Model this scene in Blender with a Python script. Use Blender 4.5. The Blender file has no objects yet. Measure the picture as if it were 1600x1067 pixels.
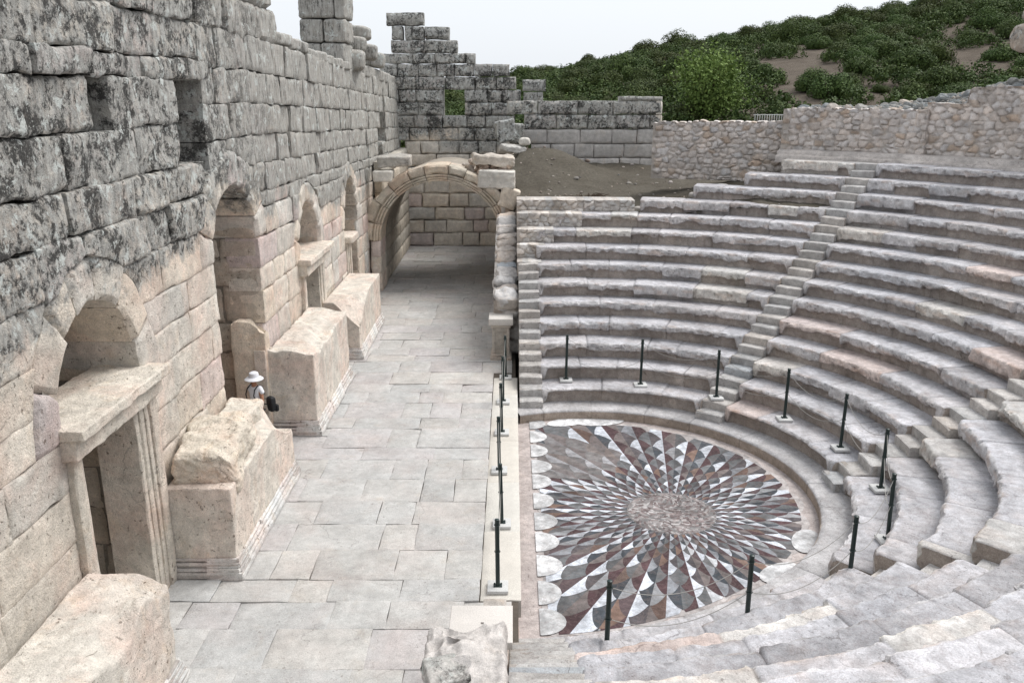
import bpy, math, random
import numpy as np
from math import sin, cos, pi, radians, hypot, sqrt, acos, atan2, degrees

# ------------------------------------------------------------------ camera, light, exposure
S = bpy.context.scene
col = S.collection
PITCH = math.atan((533.5 - 140.0) / 1340.0)
cam_d = bpy.data.cameras.new('camera')
cam = bpy.data.objects.new('camera', cam_d)
col.objects.link(cam)
cam.location = (0, 0, 7.8)
cam.rotation_euler = (pi / 2 - PITCH, 0, 0)
cam_d.sensor_width = 36.0
cam_d.lens = 1340.0 / 1600.0 * 36.0
cam_d.clip_start = 0.1
cam_d.clip_end = 2000
S.camera = cam

SUN_EL, SUN_AZ = radians(56), radians(64)      # azimuth measured from +Y towards +X
w = bpy.data.worlds.new('World')
S.world = w
w.use_nodes = True
nt = w.node_tree
bg = nt.nodes['Background']
sky = nt.nodes.new('ShaderNodeTexSky')
sky.sky_type = 'NISHITA'
sky.sun_disc = False
sky.sun_elevation = SUN_EL
sky.sun_rotation = SUN_AZ
sky.air_density = 1.0
sky.dust_density = 4.0
sky.ozone_density = 1.0
hs = nt.nodes.new('ShaderNodeHueSaturation')
hs.inputs['Saturation'].default_value = 0.42
nt.links.new(sky.outputs[0], hs.inputs['Color'])
cloud = nt.nodes.new('ShaderNodeMix')          # thin even overcast over the blue
cloud.data_type = 'RGBA'
cloud.inputs[0].default_value = 0.74
cloud.inputs[7].default_value = (7.5, 7.85, 8.3, 1)
nt.links.new(hs.outputs[0], cloud.inputs[6])
nt.links.new(cloud.outputs[2], bg.inputs['Color'])
bg.inputs['Strength'].default_value = 0.15
sun_d = bpy.data.lights.new('sun', 'SUN')
sun_d.energy = 3.0
sun_d.angle = radians(38)
sun_d.color = (1.0, 0.975, 0.94)
sun = bpy.data.objects.new('sun', sun_d)
col.objects.link(sun)
sun.rotation_euler = (pi / 2 - SUN_EL, 0, pi - SUN_AZ)
S.view_settings.view_transform = 'Standard'
S.view_settings.look = 'None'
S.view_settings.gamma = 1
S.view_settings.exposure = -0.04

rng = np.random.default_rng(7)
R = random.Random(11)


# ------------------------------------------------------------------ noise
def _hash(i, j, k, seed):
    n = (i * 374761393 + j * 668265263 + k * 2147483647 + seed * 1274126177) & 0xFFFFFFFF
    n = ((n ^ (n >> 13)) * 1274126177) & 0xFFFFFFFF
    n = n ^ (n >> 16)
    return (n & 0xFFFFFF) / float(0xFFFFFF)


def vnoise(p, seed=0):
    p = np.asarray(p, float)
    i = np.floor(p).astype(np.int64)
    f = p - i
    u = f * f * (3 - 2 * f)
    out = 0
    for dx in (0, 1):
        wx = u[..., 0] if dx else 1 - u[..., 0]
        for dy in (0, 1):
            wy = u[..., 1] if dy else 1 - u[..., 1]
            for dz in (0, 1):
                wz = u[..., 2] if dz else 1 - u[..., 2]
                out = out + wx * wy * wz * _hash(i[..., 0] + dx, i[..., 1] + dy, i[..., 2] + dz, seed)
    return out * 2 - 1


def fbm(p, octv=3, seed=0, gain=0.5):
    a, s, t = 1.0, 0.0, 0.0
    p = np.asarray(p, float)
    for o in range(octv):
        s = s + a * vnoise(p, seed + o * 17)
        t += a
        a *= gain
        p = p * 2.03 + 11.3
    return s / t


def sstep(a, b, x):
    t = np.clip((x - a) / (b - a), 0, 1)
    return t * t * (3 - 2 * t)


# ------------------------------------------------------------------ mesh collecting
class MB:
    def __init__(self):
        self.v, self.c, self.w, self.f, self.n = [], [], [], [], 0

    def add(self, v, faces, c=(1, 1, 1), w=0.0):
        v = np.asarray(v, float).reshape(-1, 3)
        n = len(v)
        c = np.asarray(c, float)
        if c.ndim == 1:
            c = np.tile(c, (n, 1))
        w = np.full(n, w) if np.isscalar(w) else np.asarray(w, float)
        self.v.append(v); self.c.append(c); self.w.append(w)
        for fa in (faces if isinstance(faces, list) else [faces]):
            fa = np.asarray(fa, np.int64)
            if len(fa):
                self.f.append(fa + self.n)
        self.n += n

    def grid(self, P, c=(1, 1, 1), w=0.0, flip=False, mask=None):
        a, b = P.shape[:2]
        idx = np.arange(a * b).reshape(a, b)
        q = np.stack([idx[:-1, :-1], idx[1:, :-1], idx[1:, 1:], idx[:-1, 1:]], -1)
        if mask is not None:
            q = q[mask]
        q = q.reshape(-1, 4)
        if flip:
            q = q[:, ::-1]
        c = np.asarray(c, float)
        if c.ndim == 3:
            c = c.reshape(-1, 3)
        if not np.isscalar(w):
            w = np.asarray(w).reshape(-1)
        self.add(P.reshape(-1, 3), q, c, w)

    def build(self, name, mat, parent=None, sharp=45, origin=None, smooth=True):
        v = np.concatenate(self.v)
        off = np.zeros(3)
        if parent is not None:
            off = np.array(parent.matrix_world.translation) if parent.parent is None else np.array(WPOS[parent.name])
        elif origin is not None:
            off = np.array(origin, float)
        me = bpy.data.meshes.new(name)
        tot = [len(x) for x in self.f]
        me.vertices.add(len(v))
        me.vertices.foreach_set('co', (v - off).astype(np.float32).ravel())
        nl = sum(x.size for x in self.f)
        me.loops.add(nl)
        me.loops.foreach_set('vertex_index', np.concatenate([x.ravel() for x in self.f]).astype(np.int32))
        sizes = np.concatenate([np.full(len(x), x.shape[1]) for x in self.f])
        me.polygons.add(len(sizes))
        me.polygons.foreach_set('loop_start', np.concatenate([[0], np.cumsum(sizes)[:-1]]).astype(np.int32))
        me.update(calc_edges=True)
        at = me.color_attributes.new('Col', 'FLOAT_COLOR', 'POINT')
        cc = np.ones((len(v), 4), np.float32)
        cc[:, :3] = np.concatenate(self.c)
        at.data.foreach_set('color', cc.ravel())
        aw = me.attributes.new('wx', 'FLOAT', 'POINT')
        aw.data.foreach_set('value', np.concatenate(self.w).astype(np.float32))
        if smooth:
            me.polygons.foreach_set('use_smooth', np.ones(len(sizes), bool))
            me.set_sharp_from_angle(angle=radians(sharp))
        me.materials.append(mat)
        me.validate()
        o = bpy.data.objects.new(name, me)
        col.objects.link(o)
        if parent is not None:
            o.parent = parent
            WPOS[o.name] = tuple(off)
        elif origin is not None:
            o.location = origin
            WPOS[o.name] = tuple(off)
        return o


WPOS = {}


def thing(name, label, cat, loc=(0, 0, 0), group=None):
    o = bpy.data.objects.new(name, None)
    col.objects.link(o)
    o.location = loc
    o.empty_display_size = 0.3
    o['label'] = label
    o['category'] = cat
    if group:
        o['group'] = group
    WPOS[o.name] = tuple(loc)
    bpy.context.view_layer.update()
    return o


def tag(o, label, cat, group=None):
    o['label'] = label
    o['category'] = cat
    if group:
        o['group'] = group
    return o


def kind(o, k):
    o['kind'] = k
    return o


# ------------------------------------------------------------------ materials
def new_mat(name):
    m = bpy.data.materials.new(name)
    m.use_nodes = True
    t = m.node_tree
    b = t.nodes['Principled BSDF']
    return m, t, b


def N(t, typ, **kw):
    n = t.nodes.new(typ)
    for k, v in kw.items():
        if hasattr(n, k):
            setattr(n, k, v)
        else:
            n.inputs[k].default_value = v
    return n


def noise_n(t, vec, scale, detail=4, rough=0.6, dist=0.0):
    n = N(t, 'ShaderNodeTexNoise')
    n.inputs['Scale'].default_value = scale
    n.inputs['Detail'].default_value = detail
    n.inputs['Roughness'].default_value = rough
    n.inputs['Distortion'].default_value = dist
    t.links.new(vec, n.inputs['Vector'])
    return n.outputs['Fac']


def ramp(t, val, stops):
    r = N(t, 'ShaderNodeValToRGB')
    e = r.color_ramp.elements
    while len(e) < len(stops):
        e.new(0.5)
    for q, (p, c) in zip(e, stops):
        q.position = p
        q.color = (c, c, c, 1) if np.isscalar(c) else (*c, 1)
    t.links.new(val, r.inputs['Fac'])
    return r.outputs['Color']


def mixc(t, fac, a, b, typ='MIX'):
    m = N(t, 'ShaderNodeMix', data_type='RGBA', blend_type=typ)
    if np.isscalar(fac):
        m.inputs[0].default_value = fac
    else:
        t.links.new(fac, m.inputs[0])
    for s, q in ((6, a), (7, b)):
        if isinstance(q, tuple):
            m.inputs[s].default_value = (*q, 1)
        else:
            t.links.new(q, m.inputs[s])
    return m.outputs[2]


def math_n(t, op, a, b=None):
    m = N(t, 'ShaderNodeMath', operation=op)
    for i, q in enumerate((a, b)):
        if q is None:
            continue
        if np.isscalar(q):
            m.inputs[i].default_value = q
        else:
            t.links.new(q, m.inputs[i])
    return m.outputs[0]


def stretch(t, vec, s):
    m = N(t, 'ShaderNodeMapping')
    m.inputs['Scale'].default_value = s
    t.links.new(vec, m.inputs['Vector'])
    return m.outputs[0]


def stone_mat(name, lichen=False, var=0.35, spec=0.25, pit=0.5, bump=0.5, fine=28.0, veins=0.0, warm=0.3, lump=0.5, cracks=0.0, pock=0.0, blush=0.0):
    m, t, b = new_mat(name)
    tc = N(t, 'ShaderNodeTexCoord').outputs['Object']
    at = N(t, 'ShaderNodeAttribute', attribute_name='Col').outputs['Color']
    big = noise_n(t, tc, 1.3, 5, 0.6, 0.4)
    mid = noise_n(t, tc, 6.0, 5, 0.65)
    fin = noise_n(t, tc, fine, 6, 0.75)
    vfin = noise_n(t, tc, fine * 2.6, 3, 0.7)
    c = mixc(t, 1.0, at, ramp(t, big, [(0.25, 1 - var * 0.75), (0.75, 1 + var * 0.65)]), 'MULTIPLY')
    c = mixc(t, 1.0, c, ramp(t, mid, [(0.25, 1 - var * 0.7), (0.72, 1 + var * 0.55)]), 'MULTIPLY')
    c = mixc(t, 1.0, c, ramp(t, vfin, [(0.28, 0.76), (0.66, 1.18)]), 'MULTIPLY')
    # warm iron stains
    wn = noise_n(t, stretch(t, tc, (1.0, 1.0, 0.7)), 2.2, 6, 0.65, 0.8)
    wm = ramp(t, wn, [(0.55, 0.0), (0.78, 1.0)])
    c = mixc(t, math_n(t, 'MULTIPLY', wm, warm), c, mixc(t, 1.0, c, (0.95, 0.74, 0.52), 'MULTIPLY'))
    # small pits
    pn = ramp(t, fin, [(0.28, 1.0), (0.42, 0.0)])
    c = mixc(t, math_n(t, 'MULTIPLY', pn, pit), c, mixc(t, 1.0, c, (0.45, 0.4, 0.36), 'MULTIPLY'))
    if veins:
        vn = noise_n(t, tc, 3.0, 6, 0.6, 1.5)
        vv = math_n(t, 'ABSOLUTE', math_n(t, 'SUBTRACT', vn, 0.5))
        vm = ramp(t, vv, [(0.0, 1.0), (0.035, 0.0)])
        c = mixc(t, math_n(t, 'MULTIPLY', vm, veins), c, (0.2, 0.15, 0.14))
    pk_ = None
    if pock:
        pk_ = ramp(t, noise_n(t, tc, 15.0, 3, 0.55, 0.3), [(0.31, 1.0), (0.37, 0.0)])
        pk_ = math_n(t, 'MULTIPLY', pk_, ramp(t, noise_n(t, tc, 1.1, 3, 0.5), [(0.42, 0.15), (0.6, 1.0)]))
        c = mixc(t, math_n(t, 'MULTIPLY', pk_, pock), c, mixc(t, 1.0, c, (0.30, 0.26, 0.22), 'MULTIPLY'))
    if blush:
        c = mixc(t, math_n(t, 'MULTIPLY', ramp(t, noise_n(t, tc, 0.9, 5, 0.6, 0.5), [(0.45, 0.0), (0.68, 1.0)]), blush), c, mixc(t, 1.0, c, (1.0, 0.86, 0.83), 'MULTIPLY'))
    if cracks:
        wob = N(t, 'ShaderNodeTexNoise'); wob.inputs['Scale'].default_value = 3.0; wob.inputs['Detail'].default_value = 5
        t.links.new(tc, wob.inputs['Vector'])
        vm_ = N(t, 'ShaderNodeVectorMath', operation='MULTIPLY_ADD')
        t.links.new(wob.outputs['Color'], vm_.inputs[0]); vm_.inputs[1].default_value = (0.5, 0.5, 0.5); t.links.new(tc, vm_.inputs[2])
        vo = N(t, 'ShaderNodeTexVoronoi', feature='DISTANCE_TO_EDGE'); vo.inputs['Scale'].default_value = 0.85
        t.links.new(vm_.outputs[0], vo.inputs['Vector'])
        ck = ramp(t, vo.outputs['Distance'], [(0.002, 1.0), (0.007, 0.0)])
        cm = ramp(t, noise_n(t, tc, 0.8, 3, 0.5), [(0.52, 0.0), (0.60, 1.0)])
        c = mixc(t, math_n(t, 'MULTIPLY', math_n(t, 'MULTIPLY', ck, cm), cracks), c, (0.07, 0.055, 0.05))
    if lichen:
        wx = N(t, 'ShaderNodeAttribute', attribute_name='wx').outputs['Fac']
        # orientation: faces turned towards the court streak, tops and ends spot
        st = stretch(t, tc, (2.0, 2.0, 0.35))
        streak = noise_n(t, st, 5.5, 6, 0.7, 0.3)
        s2 = noise_n(t, tc, 2.6, 10, 0.74, 0.5)
        sk = 0.0
        if lichen == 'streak':
            sp = N(t, 'ShaderNodeSeparateXYZ'); t.links.new(tc, sp.inputs[0])
            sk = ramp(t, math_n(t, 'MULTIPLY', sp.outputs[1], 0.05), [(0.40, 0.0), (0.68, 1.0)])
        s3 = noise_n(t, tc, 9.0, 6, 0.7, 0.2)
        grey = mixc(t, ramp(t, streak, [(0.35, 0.0), (0.65, 1.0)]), (0.22, 0.215, 0.20), (0.47, 0.465, 0.44))
        grey = mixc(t, ramp(t, mid, [(0.42, 0.0), (0.7, 0.45)]), grey, c)
        dens = noise_n(t, tc, 1.5, 5, 0.65, 0.6)
        speck = noise_n(t, tc, 8.5, 9, 0.80, 0.15)
        bl = math_n(t, 'ADD', speck, math_n(t, 'MULTIPLY', math_n(t, 'SUBTRACT', dens, 0.49), 0.75))
        bm = math_n(t, 'MULTIPLY', ramp(t, bl, [(0.487, 0.0), (0.575, 1.0)]), 0.90)
        if lichen == 'streak':
            sn = noise_n(t, stretch(t, tc, (4.5, 4.5, 0.42)), 5.0, 8, 0.78)
            sb = math_n(t, 'ADD', sn, math_n(t, 'MULTIPLY', math_n(t, 'SUBTRACT', dens, 0.5), 0.4))
            bs = ramp(t, sb, [(0.53, 0.0), (0.62, 0.8)])
            bm = mixc(t, sk, bm, bs)
            grey = mixc(t, math_n(t, 'MULTIPLY', sk, 0.6), grey, ramp(t, streak, [(0.3, (0.30, 0.275, 0.24)), (0.7, (0.50, 0.485, 0.45))]))
        grey = mixc(t, bm, grey, (0.026, 0.025, 0.024))
        ws = noise_n(t, tc, 3.6, 10, 0.74, 0.25)
        grey = mixc(t, ramp(t, ws, [(0.565, 0.0), (0.595, 0.92)]), grey, (0.56, 0.585, 0.56))
        wf = ramp(t, noise_n(t, tc, 26.0, 3, 0.6), [(0.61, 0.0), (0.66, 0.8)])
        grey = mixc(t, wf, grey, (0.48, 0.49, 0.46))
        og = noise_n(t, tc, 2.6, 6, 0.6)
        grey = mixc(t, ramp(t, og, [(0.74, 0.0), (0.78, 0.8)]), grey, (0.42, 0.15, 0.05))
        edge = math_n(t, 'ADD', wx, math_n(t, 'MULTIPLY', math_n(t, 'SUBTRACT', s2, 0.5), 1.3))
        c = mixc(t, ramp(t, edge, [(0.36, 0.0), (0.62, 1.0)]), c, grey)
    t.links.new(c, b.inputs['Base Color'])
    b.inputs['Roughness'].default_value = 0.85
    b.inputs['Specular IOR Level'].default_value = spec
    bp = N(t, 'ShaderNodeBump')
    bp.inputs['Strength'].default_value = bump
    bp.inputs['Distance'].default_value = 0.05
    h = math_n(t, 'ADD', math_n(t, 'MULTIPLY', mid, lump), math_n(t, 'ADD', math_n(t, 'MULTIPLY', fin, 0.6), math_n(t, 'MULTIPLY', vfin, 0.18)))
    if pk_ is not None:
        h = math_n(t, 'SUBTRACT', h, math_n(t, 'MULTIPLY', pk_, 0.5))
    t.links.new(h, bp.inputs['Height'])
    t.links.new(bp.outputs[0], b.inputs['Normal'])
    return m


M_STAGE = stone_mat('weathered_stage_limestone', lichen='streak', var=0.34, bump=0.9, warm=0.28, pit=0.65, lump=0.35, cracks=0.45, fine=24, pock=0.75, blush=0.8)
M_WALL = stone_mat('weathered_limestone', lichen=True, var=0.35, bump=0.7, warm=0.35, pit=0.6)
M_MARBLE = stone_mat('seat_marble', var=0.40, bump=0.6, veins=0.25, warm=0.16, pit=0.75, lump=0.15, cracks=0.55, fine=20, pock=0.35)
M_BLOCK = stone_mat('cream_limestone', var=0.34, bump=0.9, warm=0.45, pit=0.6, lump=0.35, cracks=0.45, fine=24, pock=0.75, blush=0.8)
M_SLAB = stone_mat('paving_stone', var=0.24, bump=0.3, warm=0.22, pit=0.7, fine=22, veins=0.08, lump=0.15, cracks=0.4, pock=0.45, blush=0.35)
M_NEW = stone_mat('new_cut_marble', var=0.10, bump=0.1, warm=0.05, pit=0.1)
M_MOS = stone_mat('mosaic_stone', var=0.70, bump=0.08, veins=0.30, warm=0.15, pit=0.7, spec=0.4, cracks=0.35)
M_RUB = stone_mat('rubble_masonry', var=0.40, bump=0.9, warm=0.5, pit=0.7)


def simple_mat(name, c, rough=0.8, spec=0.3, var=0.15, scale=8.0, metal=0.0, bump=0.0):
    m, t, b = new_mat(name)
    tc = N(t, 'ShaderNodeTexCoord').outputs['Object']
    n = noise_n(t, tc, scale, 4, 0.6)
    cc = mixc(t, 1.0, c, ramp(t, n, [(0.3, 1 - var), (0.7, 1 + var * 0.4)]), 'MULTIPLY')
    t.links.new(cc, b.inputs['Base Color'])
    b.inputs['Roughness'].default_value = rough
    b.inputs['Specular IOR Level'].default_value = spec
    b.inputs['Metallic'].default_value = metal
    if bump:
        bp = N(t, 'ShaderNodeBump')
        bp.inputs['Strength'].default_value = bump
        bp.inputs['Distance'].default_value = 0.02
        t.links.new(n, bp.inputs['Height'])
        t.links.new(bp.outputs[0], b.inputs['Normal'])
    return m


M_POST = simple_mat('dark_green_paint', (0.008, 0.022, 0.02), 0.35, 0.5)
M_ROPE = simple_mat('grey_cord', (0.34, 0.33, 0.31), 0.9)


def soil_mat(name, a, bcol, peb=True):
    m, t, b = new_mat(name)
    tc = N(t, 'ShaderNodeTexCoord').outputs['Object']
    n1 = noise_n(t, tc, 0.6, 6, 0.65, 0.3)
    n2 = noise_n(t, tc, 9.0, 5, 0.7)
    n3 = noise_n(t, tc, 34.0, 3, 0.7)
    c = mixc(t, ramp(t, n1, [(0.35, 0), (0.65, 1)]), a, bcol)
    c = mixc(t, 1.0, c, ramp(t, n2, [(0.25, 0.6), (0.7, 1.15)]), 'MULTIPLY')
    if peb:
        c = mixc(t, ramp(t, n3, [(0.66, 0), (0.72, 0.8)]), c, (0.36, 0.34, 0.31))
    t.links.new(c, b.inputs['Base Color'])
    b.inputs['Roughness'].default_value = 0.95
    b.inputs['Specular IOR Level'].default_value = 0.1
    bp = N(t, 'ShaderNodeBump')
    bp.inputs['Strength'].default_value = 0.8
    bp.inputs['Distance'].default_value = 0.06
    t.links.new(math_n(t, 'ADD', n2, n3), bp.inputs['Height'])
    t.links.new(bp.outputs[0], b.inputs['Normal'])
    return m


M_SOIL = soil_mat('bare_soil', (0.105, 0.092, 0.073), (0.145, 0.130, 0.106))
M_HILL = soil_mat('hill_soil', (0.110, 0.090, 0.072), (0.155, 0.130, 0.105))


def leaf_mat(name, dark, lite):
    m, t, b = new_mat(name)
    at = N(t, 'ShaderNodeAttribute', attribute_name='Col').outputs['Color']
    oi = N(t, 'ShaderNodeObjectInfo').outputs['Random']
    c = mixc(t, N(t, 'ShaderNodeSeparateColor').outputs[0], dark, lite)
    sp = t.nodes[-1] if False else None
    sc = N(t, 'ShaderNodeSeparateColor')
    t.links.new(at, sc.inputs[0])
    c = mixc(t, sc.outputs[0], dark, lite)
    c = mixc(t, 1.0, c, ramp(t, oi, [(0.0, 0.72), (1.0, 1.25)]), 'MULTIPLY')
    hv = N(t, 'ShaderNodeHueSaturation')
    t.links.new(c, hv.inputs['Color'])
    t.links.new(math_n(t, 'ADD', math_n(t, 'MULTIPLY', oi, 0.05), 0.465), hv.inputs['Hue'])
    t.links.new(hv.outputs[0], b.inputs['Base Color'])
    b.inputs['Roughness'].default_value = 0.7
    b.inputs['Specular IOR Level'].default_value = 0.2
    return m


M_BUSH = leaf_mat('maquis_leaves', (0.022, 0.043, 0.011), (0.082, 0.115, 0.031))
M_TREE = leaf_mat('tree_leaves', (0.06, 0.10, 0.022), (0.19, 0.26, 0.07))
M_BARK = simple_mat('bark', (0.10, 0.075, 0.055), 0.9)

CREAM = np.array((0.70, 0.635, 0.55))
PINK = np.array((0.66, 0.565, 0.52))
GREY = np.array((0.62, 0.585, 0.53))
SEAT = np.array((0.462, 0.45, 0.452))


def tint(base, sd=0.07, hue=0.04):
    k = 1 + R.gauss(0, sd)
    h = R.gauss(0, hue)
    return np.clip(np.array(base) * k * np.array((1 + h, 1, 1 - h)), 0.02, 0.85)


def wall_tint():
    r = R.random()
    return tint(CREAM if r < 0.62 else PINK if r < 0.80 else GREY, 0.05, 0.02)


# ------------------------------------------------------------------ masonry blocks
class Plane:
    """local frame: u along, v up, d outwards"""
    def __init__(self, o, u, v, n):
        self.o, self.u, self.v, self.n = [np.array(q, float) for q in (o, u, v, n)]

    def __call__(self, u, v, d):
        return self.o + u[..., None] * self.u + v[..., None] * self.v + d[..., None] * self.n


SEED = [1]


def block(mb, pl, f, D=0.6, cs=0.075, gap=0.012, rad=0.05, rough=0.03, bulge=0.02, c=None, wfun=None, proud=0.0,
          warp=None, edge_j=0.02, nf=3.0, pj=0.0):
    """one stone: f(s,t)->(u,v) over the unit square, front face at d=0"""
    SEED[0] += 1
    sd = SEED[0]
    if pj:
        proud += R.gauss(0, pj); rad *= R.uniform(.6, 1.5); rough *= R.uniform(.7, 1.4)
    ss = np.array([[0, 0.5], [1, 0.5], [0.5, 0], [0.5, 1]])
    a, b_ = f(ss[:, 0], ss[:, 1])
    L = hypot(a[1] - a[0], b_[1] - b_[0]); H = hypot(a[3] - a[2], b_[3] - b_[2])
    ns = max(3, int(L / cs)); nt_ = max(3, int(H / cs))
    # denser near edges
    def dens(n, Lg):
        x = np.linspace(0, 1, n + 1)
        e = min(0.3, gap * 1.2 / max(Lg, 0.05)); e2 = min(0.35, (max(rad, .012) * 1.4 + gap) / max(Lg, .05))
        return np.unique(np.concatenate([[0], [e2], x[(x > e2 * 1.3) & (x < 1 - e2 * 1.3)], [1 - e2], [1]]))
    s = dens(ns, L); t = dens(nt_, H)
    gs, gt = np.meshgrid(s, t, indexing='ij')
    gi, gj = gap / max(L, 0.05), gap / max(H, 0.05)
    u, v = f(gi + gs * (1 - 2 * gi), gj + gt * (1 - 2 * gj))
    p3 = np.stack([u * 2.2 + sd * 7.31, v * 2.2, np.full_like(u, sd * 0.37)], -1)
    u = u + edge_j * (vnoise(p3 * 1.3, 5) + 0.35 * vnoise(p3 * 5.1, 6)); v = v + edge_j * (vnoise(p3 * 1.3, 9) + 0.35 * vnoise(p3 * 5.1, 10))
    e = np.minimum(np.minimum(gs, 1 - gs) * L, np.minimum(gt, 1 - gt) * H)
    corner = np.sqrt((np.minimum(gs, 1 - gs) * L) * (np.minimum(gt, 1 - gt) * H))
    d = proud - rad * np.exp(-e / (rad * 0.55)) + bulge * (1 - np.exp(-e / 0.15))
    nz = fbm(np.stack([u * nf + sd * 3.7, v * nf, np.full_like(u, sd * 1.7)], -1), 5, 3, 0.62)
    d = d + rough * nz
    tilt = (R.gauss(0, 0.012) * (gs - .5) + R.gauss(0, 0.012) * (gt - .5))
    d = d + tilt
    # chipped corners
    chip = sstep(0.10, 0.0, corner) * (vnoise(p3 * 2 + 4.4, 21) > 0.1) * rad * 1.2
    d = d - chip
    if warp:
        u, v = warp(u, v)
    P = pl(u, v, d)
    c = wall_tint() if c is None else np.asarray(c)
    w = 0.0 if wfun is None else wfun(u, v, d)
    mb.grid(P, c, w)
    # sides
    a, b2 = P.shape[:2]
    ring = [(i, 0) for i in range(a)] + [(a - 1, j) for j in range(1, b2)] + [(i, b2 - 1) for i in range(a - 2, -1, -1)] + [(0, j) for j in range(b2 - 2, 0, -1)]
    ri = np.array(ring)
    front = P[ri[:, 0], ri[:, 1]]
    ub, vb = u[ri[:, 0], ri[:, 1]], v[ri[:, 0], ri[:, 1]]
    back = pl(ub, vb, np.full_like(ub, -D))
    n = len(ring)
    i0 = np.arange(n); i1 = (i0 + 1) % n
    wv = 0.0 if wfun is None else np.concatenate([w[ri[:, 0], ri[:, 1]]] * 2) if not np.isscalar(w) else w
    mb.add(np.concatenate([front, back]), np.stack([i0, i0 + n, i1 + n, i1], -1), c, wv)


def rect(u0, u1, v0, v1):
    return lambda s, t: (u0 + (u1 - u0) * s, v0 + (v1 - v0) * t)


def course(mb, pl, u0, u1, v0, v1, lens=(0.7, 1.5), openings=(), skip=(), **kw):
    """fill one course with stones between openings; openings: (uc, rx, spring, ry, ring)"""
    vm = 0.5 * (v0 + v1)
    cuts = []
    for (uc, rx, sp, ry, ring) in openings:
        if vm < sp:
            hw = lambda v, rx=rx: np.full_like(v, rx)
        elif vm < sp + ry + ring:
            hw = lambda v, rx=rx, sp=sp, ry=ry, ring=ring: (rx + ring) * np.sqrt(np.clip(1 - ((np.maximum(v, sp) - sp) / (ry + ring)) ** 2, 0, 1))
        else:
            continue
        cuts.append((uc, hw))
    cuts.sort(key=lambda q: q[0])
    segs = []
    left = (lambda v: np.full_like(v, u0))
    for uc, hw in cuts:
        segs.append((left, (lambda v, uc=uc, hw=hw: uc - hw(v))))
        left = (lambda v, uc=uc, hw=hw: uc + hw(v))
    segs.append((left, lambda v: np.full_like(v, u1)))
    vmA = np.array([vm])
    for fl, fr in segs:
        a, b = float(fl(vmA)[0]), float(fr(vmA)[0])
        if b - a < 0.08:
            continue
        x = [a]
        while b - x[-1] > 1e-6:
            l = R.uniform(*lens)
            if b - x[-1] < lens[1] * 1.15:
                if b - x[-1] > lens[1] * 0.95 and R.random() < 0.6:
                    x.append(x[-1] + (b - x[-1]) * R.uniform(.4, .6))
                x.append(b)
                break
            x.append(x[-1] + l)
        for i in range(len(x) - 1):
            uc_ = 0.5 * (x[i] + x[i + 1])
            if any(s0 <= uc_ <= s1 and z0 <= vm <= z1 for (s0, s1, z0, z1) in skip):
                continue
            f0 = fl if i == 0 else (lambda v, q=x[i]: np.full_like(v, q))
            f1 = fr if i == len(x) - 2 else (lambda v, q=x[i + 1]: np.full_like(v, q))
            def f(s, t, f0=f0, f1=f1):
                v = v0 + (v1 - v0) * t
                a_, b_ = f0(v), f1(v)
                return a_ + (b_ - a_) * s, v
            block(mb, pl, f, **kw)


def arch_ring(mb, pl, uc, rx, sp, ry, ring, n, D=1.3, **kw):
    cuts = [0.0]
    for i in range(n):
        cuts.append(cuts[-1] + R.uniform(0.75, 1.25))
    cuts = np.array(cuts) / cuts[-1] * pi
    for i in range(n):
        a0, a1 = cuts[i], cuts[i + 1]
        rg = ring * R.uniform(0.97, 1.10)
        def f(s, t, a0=a0, a1=a1, rg=rg):
            th = pi - (a0 + (a1 - a0) * s)
            return uc + (rx + rg * t) * np.cos(th), sp + (ry + rg * t) * np.sin(th)
        block(mb, pl, f, D=D, **kw)


def cube_sphere(n):
    out, faces, base = [], [], 0
    g = np.linspace(-1, 1, n + 1)
    a, b = np.meshgrid(g, g, indexing='ij')
    one = np.ones_like(a)
    for P, fl in ((np.stack([one, a, b], -1), 0), (np.stack([-one, a, b], -1), 1), (np.stack([a, one, b], -1), 1),
                  (np.stack([a, -one, b], -1), 0), (np.stack([a, b, one], -1), 0), (np.stack([a, b, -one], -1), 1)):
        idx = np.arange((n + 1) ** 2).reshape(n + 1, n + 1) + base
        q = np.stack([idx[:-1, :-1], idx[1:, :-1], idx[1:, 1:], idx[:-1, 1:]], -1).reshape(-1, 4)
        faces.append(q[:, ::-1] if fl else q)
        out.append(P.reshape(-1, 3))
        base += (n + 1) ** 2
    v = np.concatenate(out)
    f = np.concatenate(faces)
    uq, inv = np.unique(np.round(v, 6), axis=0, return_inverse=True)
    return uq, inv.reshape(-1)[f]


CS = {n: cube_sphere(n) for n in (3, 5, 9, 14, 20, 30, 56)}


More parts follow.
